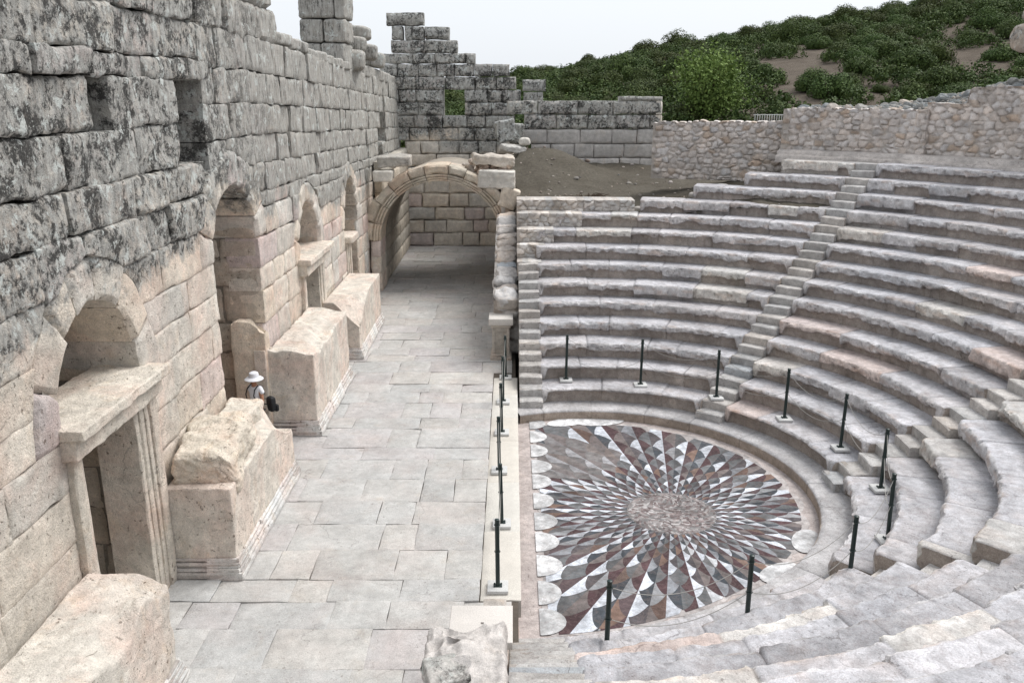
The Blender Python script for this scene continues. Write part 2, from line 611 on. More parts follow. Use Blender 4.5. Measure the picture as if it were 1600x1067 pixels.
def rough_box(mb, c, dims, rot=(0, 0, 0), n=14, p=6.0, amp=0.05, freq=1.8, color=None, w=0.0, cut=None, rb=None):
    """a worn stone: super-ellipsoid box displaced by noise"""
    SEED[0] += 1
    v, f = CS[n]
    k = (np.abs(v) ** p).sum(1) ** (-1 / p)
    q = v * k[:, None] * np.array(dims) / 2
    nrm = np.sign(q) * np.abs(q / (np.array(dims) / 2)) ** (p - 1)
    nrm /= np.linalg.norm(nrm, axis=1)[:, None] + 1e-9
    if rb:
        hd = np.array(dims) / 2
        full_ = v * hd
        inn = np.clip(full_, -(hd - rb), hd - rb)
        dv = full_ - inn
        nrm = dv / (np.linalg.norm(dv, axis=1)[:, None] + 1e-9)
        q = inn + nrm * rb
    off = SEED[0] * 5.13
    nz = fbm(q * freq + off, 4 if n < 50 else 6, 31, 0.6)
    q = q + nrm * (nz * amp)[:, None]
    if cut is not None:
        q = cut(q)
    cx, sx = cos(rot[0]), sin(rot[0]); cy, sy = cos(rot[1]), sin(rot[1]); cz, sz = cos(rot[2]), sin(rot[2])
    Rm = np.array([[cz, -sz, 0], [sz, cz, 0], [0, 0, 1]]) @ np.array([[cy, 0, sy], [0, 1, 0], [-sy, 0, cy]]) @ np.array([[1, 0, 0], [0, cx, -sx], [0, sx, cx]])
    mb.add(q @ Rm.T + np.array(c), f, wall_tint() if color is None else color, w)


def box(mb, x0, x1, y0, y1, z0, z1, c=(0.5, 0.5, 0.5), bev=0.008, w=0.0):
    """bevelled box"""
    v, f = CS[3]
    d = np.array([x1 - x0, y1 - y0, z1 - z0]) / 2
    ctr = np.array([x0 + x1, y0 + y1, z0 + z1]) / 2
    q = v.copy()
    inner = np.abs(q) < 0.9
    q = np.where(inner, np.sign(q) * (d - bev) , np.sign(q) * d)
    # pull corners in a little
    ncor = (~inner).sum(1)
    q = np.where((ncor[:, None] > 1) & ~inner, np.sign(v) * (d - bev * 0.35), q)
    mb.add(q + ctr, f, c, w)


def plainbox(mb, x0, x1, y0, y1, z0, z1, c=(0.4, 0.36, 0.3), w=0.0):
    v = np.array([(x, y, z) for x in (x0, x1) for y in (y0, y1) for z in (z0, z1)], float)
    f = [[0, 1, 3, 2], [4, 6, 7, 5], [0, 4, 5, 1], [2, 3, 7, 6], [0, 2, 6, 4], [1, 5, 7, 3]]
    mb.add(v, np.array(f), c, w)


def tube(mb, pts, r, k=8, c=(1, 1, 1), cap=True):
    pts = np.array(pts, float)
    rr = np.full(len(pts), r) if np.isscalar(r) else np.array(r)
    tn = np.gradient(pts, axis=0)
    tn /= np.linalg.norm(tn, axis=1)[:, None] + 1e-9
    ref = np.array([0.0, 0, 1]) if abs(tn[0][2]) < 0.9 else np.array([1.0, 0, 0])
    P = []
    for i in range(len(pts)):
        a = np.cross(tn[i], ref); a /= np.linalg.norm(a) + 1e-9
        b = np.cross(tn[i], a)
        th = np.linspace(0, 2 * pi, k, endpoint=False)
        P.append(pts[i] + rr[i] * (np.cos(th)[:, None] * a + np.sin(th)[:, None] * b))
    n = len(pts)
    idx = np.arange(n * k).reshape(n, k)
    q = np.stack([idx[:-1], np.roll(idx, -1, 1)[:-1], np.roll(idx, -1, 1)[1:], idx[1:]], -1).reshape(-1, 4)
    fs = [q]
    if cap:
        fs += [idx[0][None, ::1], idx[-1][None, ::-1]]
    mb.add(np.concatenate(P), fs, c)


def lathe(mb, ctr, prof, k=20, c=(1, 1, 1), sx=1.0, sy=1.0):
    th = np.linspace(0, 2 * pi, k, endpoint=False)
    P = np.stack([np.stack([ctr[0] + r * np.cos(th) * sx, ctr[1] + r * np.sin(th) * sy, np.full(k, ctr[2] + z)], -1) for r, z in prof])
    n = len(prof)
    idx = np.arange(n * k).reshape(n, k)
    q = np.stack([idx[:-1], np.roll(idx, -1, 1)[:-1], np.roll(idx, -1, 1)[1:], idx[1:]], -1).reshape(-1, 4)
    mb.add(P.reshape(-1, 3), q, c)


def rubble(mb, fmap, L, H, cell=0.26, res=0.035, depth=0.09, base=None, top=None, seed=3, rough=0.02, dark=(0.48, 0.435, 0.395), flat=1.5, thick=0.5):
    """irregular stones set in mortar: fmap(u, v, d) -> xyz"""
    rg = np.random.default_rng(seed)
    nu, nv = max(4, int(L / res)), max(4, int(H / res))
    u = np.linspace(0, L, nu + 1); v = np.linspace(0, H, nv + 1)
    U, V = np.meshgrid(u, v, indexing='ij')
    cu, cv = cell * flat, cell
    gu, gv = int(L / cu) + 3, int(H / cv) + 3
    jx = (np.arange(gu)[:, None] - 1 + rg.uniform(0.05, 0.95, (gu, gv)) + 0.5 * (np.arange(gv)[None, :] % 2)) * cu
    jy = (np.arange(gv)[None, :] - 1 + rg.uniform(0.15, 0.85, (gu, gv))) * cv
    cc = np.array([np.clip((base() if base else tint((0.53, 0.50, 0.47), .12, .02)), 0, 0.8) for _ in range(gu * gv)]).reshape(gu, gv, 3)
    sz = rg.uniform(0.75, 1.3, (gu, gv))
    f1 = np.full(U.shape, 9.0); f2 = np.full(U.shape, 9.0); ia = np.zeros(U.shape, int); ib = np.zeros(U.shape, int)
    Uw = U + 0.05 * vnoise(np.stack([U * 5, V * 5, U * 0], -1), 8); Vw = V + 0.04 * vnoise(np.stack([U * 5, V * 5, U * 0 + 9], -1), 8)
    iu = np.floor(Uw / cu).astype(int) + 1; iv = np.floor(Vw / cv).astype(int) + 1
    for du in (-2, -1, 0, 1):
        for dv in (-1, 0, 1):
            a = np.clip(iu + du, 0, gu - 1); b = np.clip(iv + dv, 0, gv - 1)
            ax_, ay_ = np.abs(Uw - jx[a, b]) / flat, np.abs(Vw - jy[a, b])
            dd = (ax_ ** 3.5 + ay_ ** 3.5) ** (1 / 3.5) / sz[a, b]
            closer = dd < f1
            f2 = np.where(closer, f1, np.where(dd < f2, dd, f2))
            ia = np.where(closer, a, ia); ib = np.where(closer, b, ib)
            f1 = np.where(closer, dd, f1)
    e = np.clip((f2 - f1) / cell, 0, 1)
    m = sstep(0.03, 0.30, e)
    d = depth * m * rg.uniform(0.5, 1.15, (gu, gv))[ia, ib] + rough * fbm(np.stack([U * 7, V * 7, U * 0 + seed], -1), 4)
    C = np.array(dark) * (1 - sstep(0.02, 0.14, e))[..., None] + cc[ia, ib] * sstep(0.02, 0.14, e)[..., None]
    if top is not None:
        V = np.minimum(V, top(U) + 0.05 * m)
    P = fmap(U, V, d)
    mb.grid(P, C)
    # top and back
    Pt = fmap(U[:, -1], V[:, -1], d[:, -1]); n = len(Pt)
    seg = [Pt]
    for q in (0.25, 0.6, 1.0):
        dd = d[:, -1] * (1 - q) - thick * q
        vv = V[:, -1] + 0.04 * vnoise(np.stack([U[:, -1] * 4, U[:, -1] * 0 + q * 9, U[:, -1] * 0], -1), 5) * (q < 1)
        seg.append(fmap(U[:, -1], vv, dd))
    seg.append(fmap(U[:, -1], V[:, -1] * 0, np.full(n, -thick)))
    mb.grid(np.stack(seg, 1), np.stack([C[:, -1]] * 5, 1))
    for k_ in (0, -1):
        side = np.stack([fmap(U[k_], V[k_], d[k_]), fmap(U[k_], V[k_], np.full(nv + 1, -thick))], 1)
        mb.grid(side, np.stack([C[k_]] * 2, 1), flip=(k_ == 0))


# ================================================================== ground
mb = MB()
g = np.concatenate([np.linspace(-900, -60, 12), np.linspace(-50, 90, 29), np.linspace(100, 900, 12)])
X, Y = np.meshgrid(g, g, indexing='ij')
mb.grid(np.stack([X, Y, np.full_like(X, -0.75)], -1), (1, 1, 1))
kind(mb.build('ground', M_SOIL), 'structure')

XC, YC = 1.87, 16.63
RF = 4.44
def rn(n): return 5.016 + 0.737 * n
def zn(n): return 0.14 + 0.414 * n
def dlt(th):
    d = np.degrees(th)
    return np.clip((-45 - d) / 60.0, 0, 1.6) ** 2 * 1.0
def cav(r, th):
    """plan point of the cavea: rows open out a little towards the near end"""
    rr = r + dlt(th)
    return XC + rr * np.cos(th), YC + rr * np.sin(th)


def th_at_x(r, x, far=True):
    lo, hi = (radians(60), radians(150)) if far else (radians(-150), radians(-60))
    for _ in range(50):
        m = 0.5 * (lo + hi)
        xx = cav(r, m)[0]
        if far:
            lo, hi = (m, hi) if xx > x else (lo, m)
        else:
            lo, hi = (lo, m) if xx > x else (m, hi)
    return m


# ------------------------------------------------------------------ stage paving
mb = MB()
plainbox(mb, -9.5, 0.1, 3.0, 45.5, -0.7, -0.035, (0.10, 0.085, 0.07))
plF = Plane((0, 0, 0), (1, 0, 0), (0, 1, 0), (0, 0, 1))
y = 3.0
tints = [np.array((0.495, 0.476, 0.445)), np.array((0.48, 0.464, 0.438)), np.array((0.485, 0.462, 0.43)), np.array((0.470, 0.458, 0.436)), np.array((0.475, 0.45, 0.432))]
while y < 44.2:
    h = R.uniform(0.62, 1.2)
    x = -7.2 + R.uniform(-.5, .0)
    end = -0.52 if 11.9 < y < 22.6 else (0.0 if y < 33 else -0.3)
    while x < end - 0.05:
        l = R.uniform(0.6, 1.65)
        x2 = x + l if end - (x + l) > 0.5 else end
        if h > 1.05 and l > 1.2 and R.random() < 0.3:
            ym = y + h * R.uniform(.4, .6)
            parts = [(y, ym), (ym, y + h)]
        else:
            parts = [(y, y + h)]
        for a, b in parts:
            block(mb, plF, rect(x, x2, a, b), D=0.1, cs=0.14, gap=0.002, rad=0.005, rough=0.010, bulge=0.0, edge_j=0.016, nf=1.5,
                  c=tint(R.choice(tints), 0.032, 0.006) * np.array((0.965, 0.985, 1.01)), proud=R.choice([0, 0, 0, 0.012, -0.01]))
        x = x2
    y += h
kind(mb.build('stage_paving', M_SLAB), 'structure')

# pale edging slabs along the orchestra
mb = MB()
y = 11.95
while y < 22.8:
    l = R.uniform(1.3, 2.2)
    y2 = y + l if 22.9 - (y + l) > 0.8 else 22.9
    block(mb, plF, rect(-0.51, 0.15, y, y2), D=0.32, cs=0.15, gap=0.003, rad=0.008, rough=0.004, bulge=0, edge_j=0.003, nf=1.2, c=tint((0.58, 0.55, 0.50), 0.025, 0.01), proud=0.012)
    y = y2
t_edge = tag(mb.build('stage_edge_slabs', M_NEW), 'pale smooth slab edging of the stage along the mosaic, under the row of posts', 'kerb')
# stage front wall below the edging
mb = MB()
plE = Plane((0.10, 0, 0), (0, 1, 0), (0, 0, 1), (1, 0, 0))
course(mb, plE, 10.9, 22.9, -0.56, -0.325, (0.8, 1.6), D=0.2, rad=0.015, rough=0.01, cs=0.12)
tag(mb.build('stage_front_wall', M_BLOCK), 'low stone front wall under the pale edging of the stage', 'wall')

# ------------------------------------------------------------------ orchestra floor and mosaic
mb = MB()
th = np.linspace(0, 2 * pi, 129)
rr = np.linspace(0, 6.6, 20)
TH, RR = np.meshgrid(th, rr, indexing='ij')
mb.grid(np.stack([XC + RR * np.cos(TH), YC - 0.3 + RR * np.sin(TH), np.full_like(TH, -0.52)], -1), (0.47, 0.415, 0.395))
kind(mb.build('orchestra_floor', M_MARBLE), 'structure')


def clip_poly(P, inside, inter):
    out = []
    for i in range(len(P)):
        a, b = P[i], P[(i + 1) % len(P)]
        ia, ib = inside(a), inside(b)
        if ia:
            out.append(a)
        if ia != ib:
            out.append(inter(a, b))
    return out


MCX, MCY = 3.26, 15.85
mos = thing('floor_mosaic', 'round stone floor mosaic of red, white and grey overlapping scales in the orchestra', 'mosaic', (MCX, MCY, -0.5))
def mos_edge(phi):
    """outer limit of the scale field along direction phi from the rosette"""
    dx, dy = cos(phi), sin(phi)
    best = 9.0
    if dx < 0:
        best = min(best, (0.60 - MCX) / dx)
    lo, hi = 0.0, 7.0
    for _ in range(30):
        m = (lo + hi) / 2
        x, y = MCX + dx * m - XC, MCY + dy * m - YC
        tt = atan2(y, x)
        lim = 4.10 + float(dlt(np.array(tt))) * 0.95
        if hypot(x, y) < lim: lo = m
        else: hi = m
    return min(best, lo)


NS, G0, GR = 39, 0.80, 1.127
DL = 2 * pi / NS
rings = 18
PAL = {(0, 1): [((0.60, 0.605, 0.615), 0.68), ((0.36, 0.36, 0.365), 0.24), ((0.26, 0.17, 0.13), 0.08)],
       (0, -1): [((0.115, 0.058, 0.06), 0.70), ((0.15, 0.10, 0.10), 0.20), ((0.20, 0.12, 0.09), 0.10)],
       (1, 1): [((0.21, 0.21, 0.205), 0.42), ((0.25, 0.205, 0.185), 0.30), ((0.30, 0.185, 0.135), 0.12), ((0.46, 0.45, 0.44), 0.16)],
       (1, -1): [((0.085, 0.095, 0.105), 0.45), ((0.135, 0.115, 0.115), 0.30), ((0.18, 0.175, 0.17), 0.25)]}
def pick(p):
    x = R.random()
    for c, w_ in p:
        x -= w_
        if x < 0:
            return c
    return p[0][0]
edge_cache = [mos_edge(-pi + 2 * pi * i / 720) for i in range(721)]
def medge(phi):
    q = (phi + pi) % (2 * pi) / (2 * pi) * 720
    i = int(q); f_ = q - i
    return edge_cache[i] * (1 - f_) + edge_cache[min(720, i + 1)] * f_
mb = MB()
for i in range(rings):
    ri0, ri1, rm1 = G0 * GR ** i, G0 * GR ** (i + 1.15), G0 * GR ** (i - 1.1)
    zz = -0.5 - i * 0.0006
    for j in range(NS):
        phi = (j + 0.5 * (i % 2)) * DL
        for side in (1, -1):
            xx = 1 - np.linspace(0, 1, 9) ** 1.3
            ra = ri0 + (ri1 - ri0) * (1 - xx ** 1.75)
            an = phi + side * DL / 2 * xx
            P = [(rm1, phi)] + list(zip(ra, an))
            Q = [(MCX + r * cos(a), MCY + r * sin(a), r / medge(a)) for r, a in P]
            if all(q[2] > 1 for q in Q) or (cos(phi) > -0.35 and Q[-1][2] > 1.16):
                continue
            ins = lambda q: q[2] <= 1
            def inter(a, b):
                k = (1 - a[2]) / (b[2] - a[2])
                return (a[0] + (b[0] - a[0]) * k, a[1] + (b[1] - a[1]) * k, 1.0)
            Q = clip_poly(Q, ins, inter)
            if len(Q) < 3:
                continue
            c = np.array(pick(PAL[(i % 2, side)])) * R.uniform(0.85, 1.15)
            c = c * (0.90 if c[0] > 0.5 else 0.62) * np.array((0.96, 1.0, 1.07))
            if 0.9 < vnoise(np.array([[Q[0][0] * .55, Q[0][1] * .55, 2.5]]), 3)[0] + 0.55: c = c * 0.35 + np.array((0.20, 0.185, 0.18)) * 0.65
            if side < 0: Q = Q[::-1]
            mb.add([(q[0], q[1], zz) for q in Q], np.arange(len(Q))[::-1][None] if side > 0 and False else np.arange(len(Q))[None], c)
mb.build('scale_field', M_MOS, mos, smooth=False)
# centre disc of small irregular chips, swirled
mb = MB()
rg = np.random.default_rng(3)
for k in range(1500):
    r = 0.86 * sqrt(rg.random()); a = rg.random() * 2 * pi
    x, y = r * cos(a), r * sin(a)
    sw = fbm(np.array([[x * 2.1 + 5, y * 2.1, 0.3]]), 3, 4)[0] * 5
    l, wd = rg.uniform(0.03, 0.085), rg.uniform(0.014, 0.03)
    if r > 0.62: sw = a + pi / 4; l *= 0.7
    ca, sa = cos(sw), sin(sw)
    bc = [(0.26, 0.215, 0.21), (0.34, 0.31, 0.305), (0.15, 0.115, 0.115), (0.22, 0.215, 0.215), (0.44, 0.42, 0.415)][rg.integers(0, 5)]
    pts = [(-l, -wd), (0, -wd * 1.3), (l, -wd), (l, wd), (0, wd * 1.2), (-l, wd)]
    mb.add([(MCX + x + px * ca - py * sa, MCY + y + px * sa + py * ca, -0.4985 + k * 1e-6) for px, py in pts], np.arange(6)[None], np.array(bc) * rg.uniform(.6, 1.05))
n = 48
mb.add([(MCX + 0.9 * cos(2 * pi * i / n), MCY + 0.9 * sin(2 * pi * i / n), -0.4990) for i in range(n)], np.arange(n)[None], (0.19, 0.18, 0.178))
mb.build('centre_disc', M_MOS, mos, smooth=False)
# border: veined white bed under the field, scalloped white half-rounds along the edge
mb = MB()
mb.grid(np.stack([np.stack([np.array([MCX + q * cos(a), MCY + q * sin(a), -0.5145]) for q in np.linspace(0, medge(a) + 0.02 + 0.14 * abs(sin(a * 9)), 6)]) for a in np.linspace(0, 2 * pi, 181)]), (0.40, 0.37, 0.36))
mb.build('border_bed', M_MOS, mos, smooth=False)
mb = MB()
spots = []
for yy in np.arange(12.1, 20.9, 0.86):
    spots.append((0.47, yy + R.uniform(-.05, .05), 0.37, R.uniform(.38, .46)))
for a in (-27, -46, 84, 95):
    a = radians(a)
    x, y = cav(4.24, a)
    spots.append((float(x), float(y), 0.48 if a < 0 else .62, 0.27))
for si_, (x, y, ru, rv) in enumerate(spots):
    mb = MB()
    ang = atan2(y - MCY, x - MCX) if x > 0.7 else 0
    n = 20
    P = []
    for i in range(n):
        q = 2 * pi * i / n
        lx, ly = rv * cos(q), ru * sin(q)
        px, py = x + lx * cos(ang) - ly * sin(ang), y + lx * sin(ang) + ly * cos(ang)
        px = max(px, 0.452)
        P.append((px, py, -0.4983 + 0.00012 * si_))
    mb.add(P, np.arange(n)[None], np.array((0.60, 0.60, 0.605)) * R.uniform(.72, 1.08))
    mb.build('border_scallop', M_MOS, mos, smooth=False)

# ------------------------------------------------------------------ cavea seating
AISLES = [None, 50.0, 0.0, -49.0, None]      # far stage stair, three radial stairs, near stage stair
XS0, XS1 = 0.20, 0.74
NROW = 14


def row_ends(wi, r):
    hw = 0.35
    if wi == 0:
        a = th_at_x(r, XS1 + 0.01, True)
    else:
        a = radians(AISLES[wi]) - hw / r
    if wi == 3:
        b = th_at_x(r, XS1 + 0.01, False)
    else:
        b = radians(AISLES[wi + 1]) + hw / r
    return a, b


START = {9: 92.0, 10: 78.8, 11: 71.3, 12: 64.7, 13: 60.6}


def seat_row(mb, n, a, b, seed, worn=1.0, plain=False, ext=0.0, row_var=False):
    r, z = rn(n), zn(n)
    drop = 0.425
    th = np.linspace(a, b, max(8, int(abs(a - b) * r / 0.034)))
    L = np.abs(th - a) * r
    tot = L[-1]
    # joints
    js = [0.0]
    while js[-1] < tot:
        js.append(js[-1] + R.uniform(0.8, 1.9))
    js = np.array(js[:-1] + [tot]) if len(js) > 2 else np.array([0, tot])
    si = np.clip(np.searchsorted(js, L, side='right') - 1, 0, len(js) - 2)
    dj = np.min(np.abs(L[:, None] - js[None, :]), 1)
    jo = np.exp(-(dj / 0.018) ** 2)
    nst = len(js) - 1
    rs = np.random.default_rng(seed)
    tone_ = R.uniform(0.86, 1.10) if row_var else 1.0
    cols = np.array([tone_ * tint(SEAT if R.random() < .88 else PINK * .82 if R.random() < .4 else np.array((.50, .475, .44)), 0.09 if row_var else 0.05, 0.010) for _ in range(nst)])
    C0 = cols[si]
    kind_s = rs.random(nst)[si]
    lipdep = (0.13 + 0.09 * rs.random(nst))[si]
    prot = (rs.normal(0, 0.024, nst))[si]
    so = si * 3.37
    lo = fbm(np.stack([L * 1.6 + so, L * 0 + seed, L * 0], -1), 3, 2)
    hi = fbm(np.stack([L * 7.5 + so, L * 0 + seed * 2.3, L * 0], -1), 5, 6, 0.62)
    deep = sstep(0.25, 0.6, fbm(np.stack([L * 0.8, L * 0 + seed * 1.1, L * 0 + 4], -1), 2, 12))   # broken stretches
    full = (kind_s > 0.86)          # stones dressed flat down to the tread below
    if plain:
        lipdep = lipdep * 0 + 0.09; lo *= 0.4; hi *= 0.35; deep *= 0.3; full = full & False
    lipz = lipdep + 0.085 * hi + 0.06 * lo + 0.06 * deep
    lipz = np.where(full, 0.30 + 0.03 * hi, lipz)
    endf = sstep(0.20, 0.10, np.minimum(L, tot - L) + 0.04 * hi)
    lipz = lipz * (1 - endf) + (drop - 0.05) * endf
    und = 0.12 - 0.02 * lo - 0.06 * endf
    front = -0.015 + prot + (0.035 * lo + 0.025 * hi + 0.055 * deep) * worn
    # profile control points (radial offset outward, height offset)
    prof = [(und + 0.012, -drop - 0.03), (und, -drop + 0.06), (und, -lipz - 0.035), (und - 0.03 * ~full, -lipz - 0.012), (front + 0.03, -lipz + 0.0), (front + 0.0, -lipz + 0.03),
            (front - 0.012, -lipz * 0.62), (front - 0.010, -lipz * 0.35), (front, -0.045), (front + 0.022, -0.014), (front + 0.055, -0.002), (0.16 + 0 * L, 0.0 * L), (0.32 + 0 * L, -0.004 + 0 * L),
            (0.50 + 0 * L, -0.006 + 0 * L), (0.66 + 0 * L, -0.006 + 0 * L), (0.86 + ext + 0 * L, -0.004 + 0 * L)]
    pr = np.stack([np.broadcast_to(q[0], L.shape) for q in prof], 1).astype(float)
    pz = np.stack([np.broadcast_to(q[1], L.shape) for q in prof], 1).astype(float)
    k = pr.shape[1]
    kk = np.arange(k)[None, :]
    Q = np.stack([np.broadcast_to((L * 4.5 + so)[:, None], pr.shape), pr * 9 + seed, pz * 11], -1)
    n1 = fbm(Q, 5, 41, 0.68)
    amp_r = np.array([0.003, 0.006, 0.012, 0.03, 0.07, 0.095, 0.10, 0.09, 0.07, 0.045, 0.012, 0.004, 0.003, 0.003, 0.003, 0.0])[None, :] * (0.3 if plain else 1.0) * worn
    amp_z = np.array([0.0, 0, 0.01, 0.02, 0.035, 0.03, 0.025, 0.02, 0.02, 0.018, 0.014, 0.009, 0.007, 0.007, 0.007, 0.004])[None, :] * (0.4 if plain else 1.0) * worn
    pr = pr + amp_r * n1 - 0.0
    pz = pz + amp_z * fbm(Q + 31.7, 3, 43)
    # joints and per stone offset
    hz = (rs.normal(0, 0.009, nst))[si]
    pz = pz + np.where(kk >= 8, hz[:, None] - 0.022 * jo[:, None], 0)
    pr = pr + np.where((kk >= 1) & (kk <= 9), 0.022 * jo[:, None], 0)
    # broken ends of the row
    endm = sstep(0.14, 0.0, np.minimum(L, tot - L))
    pr = pr + endm[:, None] * np.where((kk >= 3) & (kk <= 10), 0.05 + 0.06 * n1, 0)
    rr_ = r + pr
    x, yy = cav(rr_, th[:, None])
    P = np.stack([x, yy, z + pz], -1)
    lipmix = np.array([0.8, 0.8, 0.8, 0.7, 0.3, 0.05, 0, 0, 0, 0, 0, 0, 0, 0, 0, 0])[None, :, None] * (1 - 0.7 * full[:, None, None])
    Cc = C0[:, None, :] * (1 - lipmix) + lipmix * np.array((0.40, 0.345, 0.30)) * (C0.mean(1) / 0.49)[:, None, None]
    mott = fbm(Q * np.array([1.0, 2.0, 2.0]) + 3, 4, 47, 0.65)
    lipz_ = np.array([.3, .3, .3, .4, .8, 1, 1, 1, 1, .9, .6, .35, .3, .3, .3, .3])[None, :]
    Cc = Cc * (1 + (0.08 + 0.30 * lipz_) * np.minimum(mott, 0.25))[..., None]
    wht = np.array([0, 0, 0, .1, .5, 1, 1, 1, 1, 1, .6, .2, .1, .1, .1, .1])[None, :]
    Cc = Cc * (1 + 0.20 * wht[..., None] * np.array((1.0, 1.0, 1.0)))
    dkp = sstep(0.22, 0.42, fbm(Q * np.array([1.6, 2.2, 2.2]) + 7, 4, 59, 0.6)) * lipz_
    Cc = Cc * (1 - 0.55 * dkp[..., None])
    brn = sstep(0.12, 0.42, fbm(Q * 0.7 + 17, 3, 53)) * lipz_
    Cc = Cc * (1 - brn[..., None] * np.array((0.10, 0.19, 0.25)))
    Cc[:, 10:] *= np.array((1.0, 1.01, 1.045))
    crack = 1 - 0.55 * (jo * (0.5 + 0.5 * rs.random(nst)[si]))[:, None, None] * np.where(kk >= 9, 1, 0.5)[..., None]
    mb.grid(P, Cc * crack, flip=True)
    # end caps
    for idx, fl in ((0, False), (-1, True)):
        base = P[idx]
        bot = np.array([[base[0][0], base[0][1], z - drop - 0.03], [base[-1][0], base[-1][1], z - drop - 0.03]])
        ctr = base[2:].mean(0); ctr[2] = z - 0.22
        ring = np.concatenate([base, bot[1:], bot[:1]])
        m_ = len(ring)
        fan = np.array([[m_, i, (i + 1) % m_] for i in range(m_)])
        mb.add(np.concatenate([ring, ctr[None]]), fan if fl else fan[:, ::-1], (0.38, 0.33, 0.29))


names = [('wedge of stone seating beside the far stage stair, backed by bare soil', 'seating'),
         ('wide wedge of stone seat rows facing the stage, left of the middle stair', 'seating'),
         ('wedge of stone seat rows at the right edge whose treads are seen from above', 'seating'),
         ('nearest wedge of stone seat rows, seen from behind along the bottom right', 'seating')]
GS = 'wedges of seating in the cavea'
for wi in range(4):
    am = [75, 25, -25, -75][wi]
    q = cav(5.0, radians(am))
    wd = thing('seating_wedge', names[wi][0], names[wi][1], (float(q[0]), float(q[1]), -0.26), GS)
    for n in range(NROW):
        a, b = row_ends(wi, rn(n) + 0.2)
        if wi == 0 and n in START:
            a = radians(START[n])
        if a - b < 0.03:
            continue
        mb = MB()
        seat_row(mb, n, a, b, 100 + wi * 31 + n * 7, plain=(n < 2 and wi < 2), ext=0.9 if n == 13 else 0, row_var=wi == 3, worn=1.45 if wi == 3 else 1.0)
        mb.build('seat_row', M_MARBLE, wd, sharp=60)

# kerb round the orchestra
mb = MB()
th = np.linspace(radians(112), radians(-118), 520)
L = np.abs(th - th[0]) * 4.6
jn = np.exp(-((((L / 1.35 + 0.12 * np.sin(np.floor(L / 1.35) * 3)) % 1) - 0.5) / 0.008) ** 2)
n1 = fbm(np.stack([L * 5, L * 0, L * 0], -1), 4, 3); n2 = fbm(np.stack([L * 1.1, L * 0 + 5, L * 0], -1), 2, 3)
brk = sstep(0.1, 0.5, n2)
prof = [(0.0, -0.30), (-0.002, -0.06), (0.004 + 0.03 * brk * (0.6 + n1), -0.03 + 0 * L), (0.03 + 0.06 * brk, -0.004 + 0.01 * n1), (0.12, 0), (0.3, 0.0), (0.5, 0.004), (0.78, 0.004)]
pr = np.stack([np.broadcast_to(q[0], L.shape) for q in prof], 1) + 0.012 * jn[:, None]
pz = np.stack([np.broadcast_to(q[1], L.shape) for q in prof], 1) - np.where(np.arange(8)[None, :] > 2, 0.012 * jn[:, None], 0)
x, yy = cav(4.44 + pr, th[:, None])
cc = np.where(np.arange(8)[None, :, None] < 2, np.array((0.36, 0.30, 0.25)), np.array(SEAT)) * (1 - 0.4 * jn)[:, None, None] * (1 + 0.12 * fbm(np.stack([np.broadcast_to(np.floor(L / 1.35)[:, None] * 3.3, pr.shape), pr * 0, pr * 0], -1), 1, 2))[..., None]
mb.grid(np.stack([x, yy, -0.26 + pz], -1), cc, flip=True)
tag(mb.build('orchestra_kerb', M_MARBLE, sharp=50), 'curved low kerb wall round the mosaic floor', 'kerb')

# radial stairs
GST = 'stairs between the seating wedges'
stair_lab = {1: 'stair climbing the far seats straight up between two wedges of seating',
             2: 'stair at the right edge climbing between seat rows seen from above',
             3: 'stair hidden behind the nearest wedge of seating at lower right'}
for ai in (1, 2, 3):
    A = radians(AISLES[ai])
    q = cav(5.0, A)
    st = thing('stairway', stair_lab[ai], 'stairs', (float(q[0]), float(q[1]), -0.26), GST)
    uv = np.array([cos(A), sin(A)]); sv = np.array([-sin(A), cos(A)])
    dd = float(dlt(np.array(A)))
    for n in range(NROW):
        for half in (0, 1):
            z = (zn(n) - 0.207) if half == 0 else zn(n)
            if ai == 3: z -= 0.24          # worn down
            r0 = rn(n) - 0.19 if half == 0 else rn(n) + 0.15
            r1 = rn(n) + 0.17 if half == 0 else rn(n) + 0.737 - 0.17
            mb = MB()
            pl = Plane((*(np.array([XC, YC])), 0), (*sv, 0), (*uv, 0), (0, 0, 1))
            hw = 0.355
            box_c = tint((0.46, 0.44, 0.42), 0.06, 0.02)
            # tread
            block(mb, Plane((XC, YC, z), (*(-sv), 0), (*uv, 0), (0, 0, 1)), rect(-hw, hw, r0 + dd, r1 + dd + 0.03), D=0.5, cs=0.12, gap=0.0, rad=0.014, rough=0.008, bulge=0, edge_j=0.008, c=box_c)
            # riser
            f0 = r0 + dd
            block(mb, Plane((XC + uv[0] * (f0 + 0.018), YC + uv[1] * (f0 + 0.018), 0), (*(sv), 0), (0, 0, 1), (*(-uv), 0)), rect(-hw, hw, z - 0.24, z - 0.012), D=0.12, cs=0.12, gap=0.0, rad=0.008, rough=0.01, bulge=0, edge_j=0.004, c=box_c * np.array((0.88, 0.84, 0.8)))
            mb.build('step', M_MARBLE, st, sharp=40)

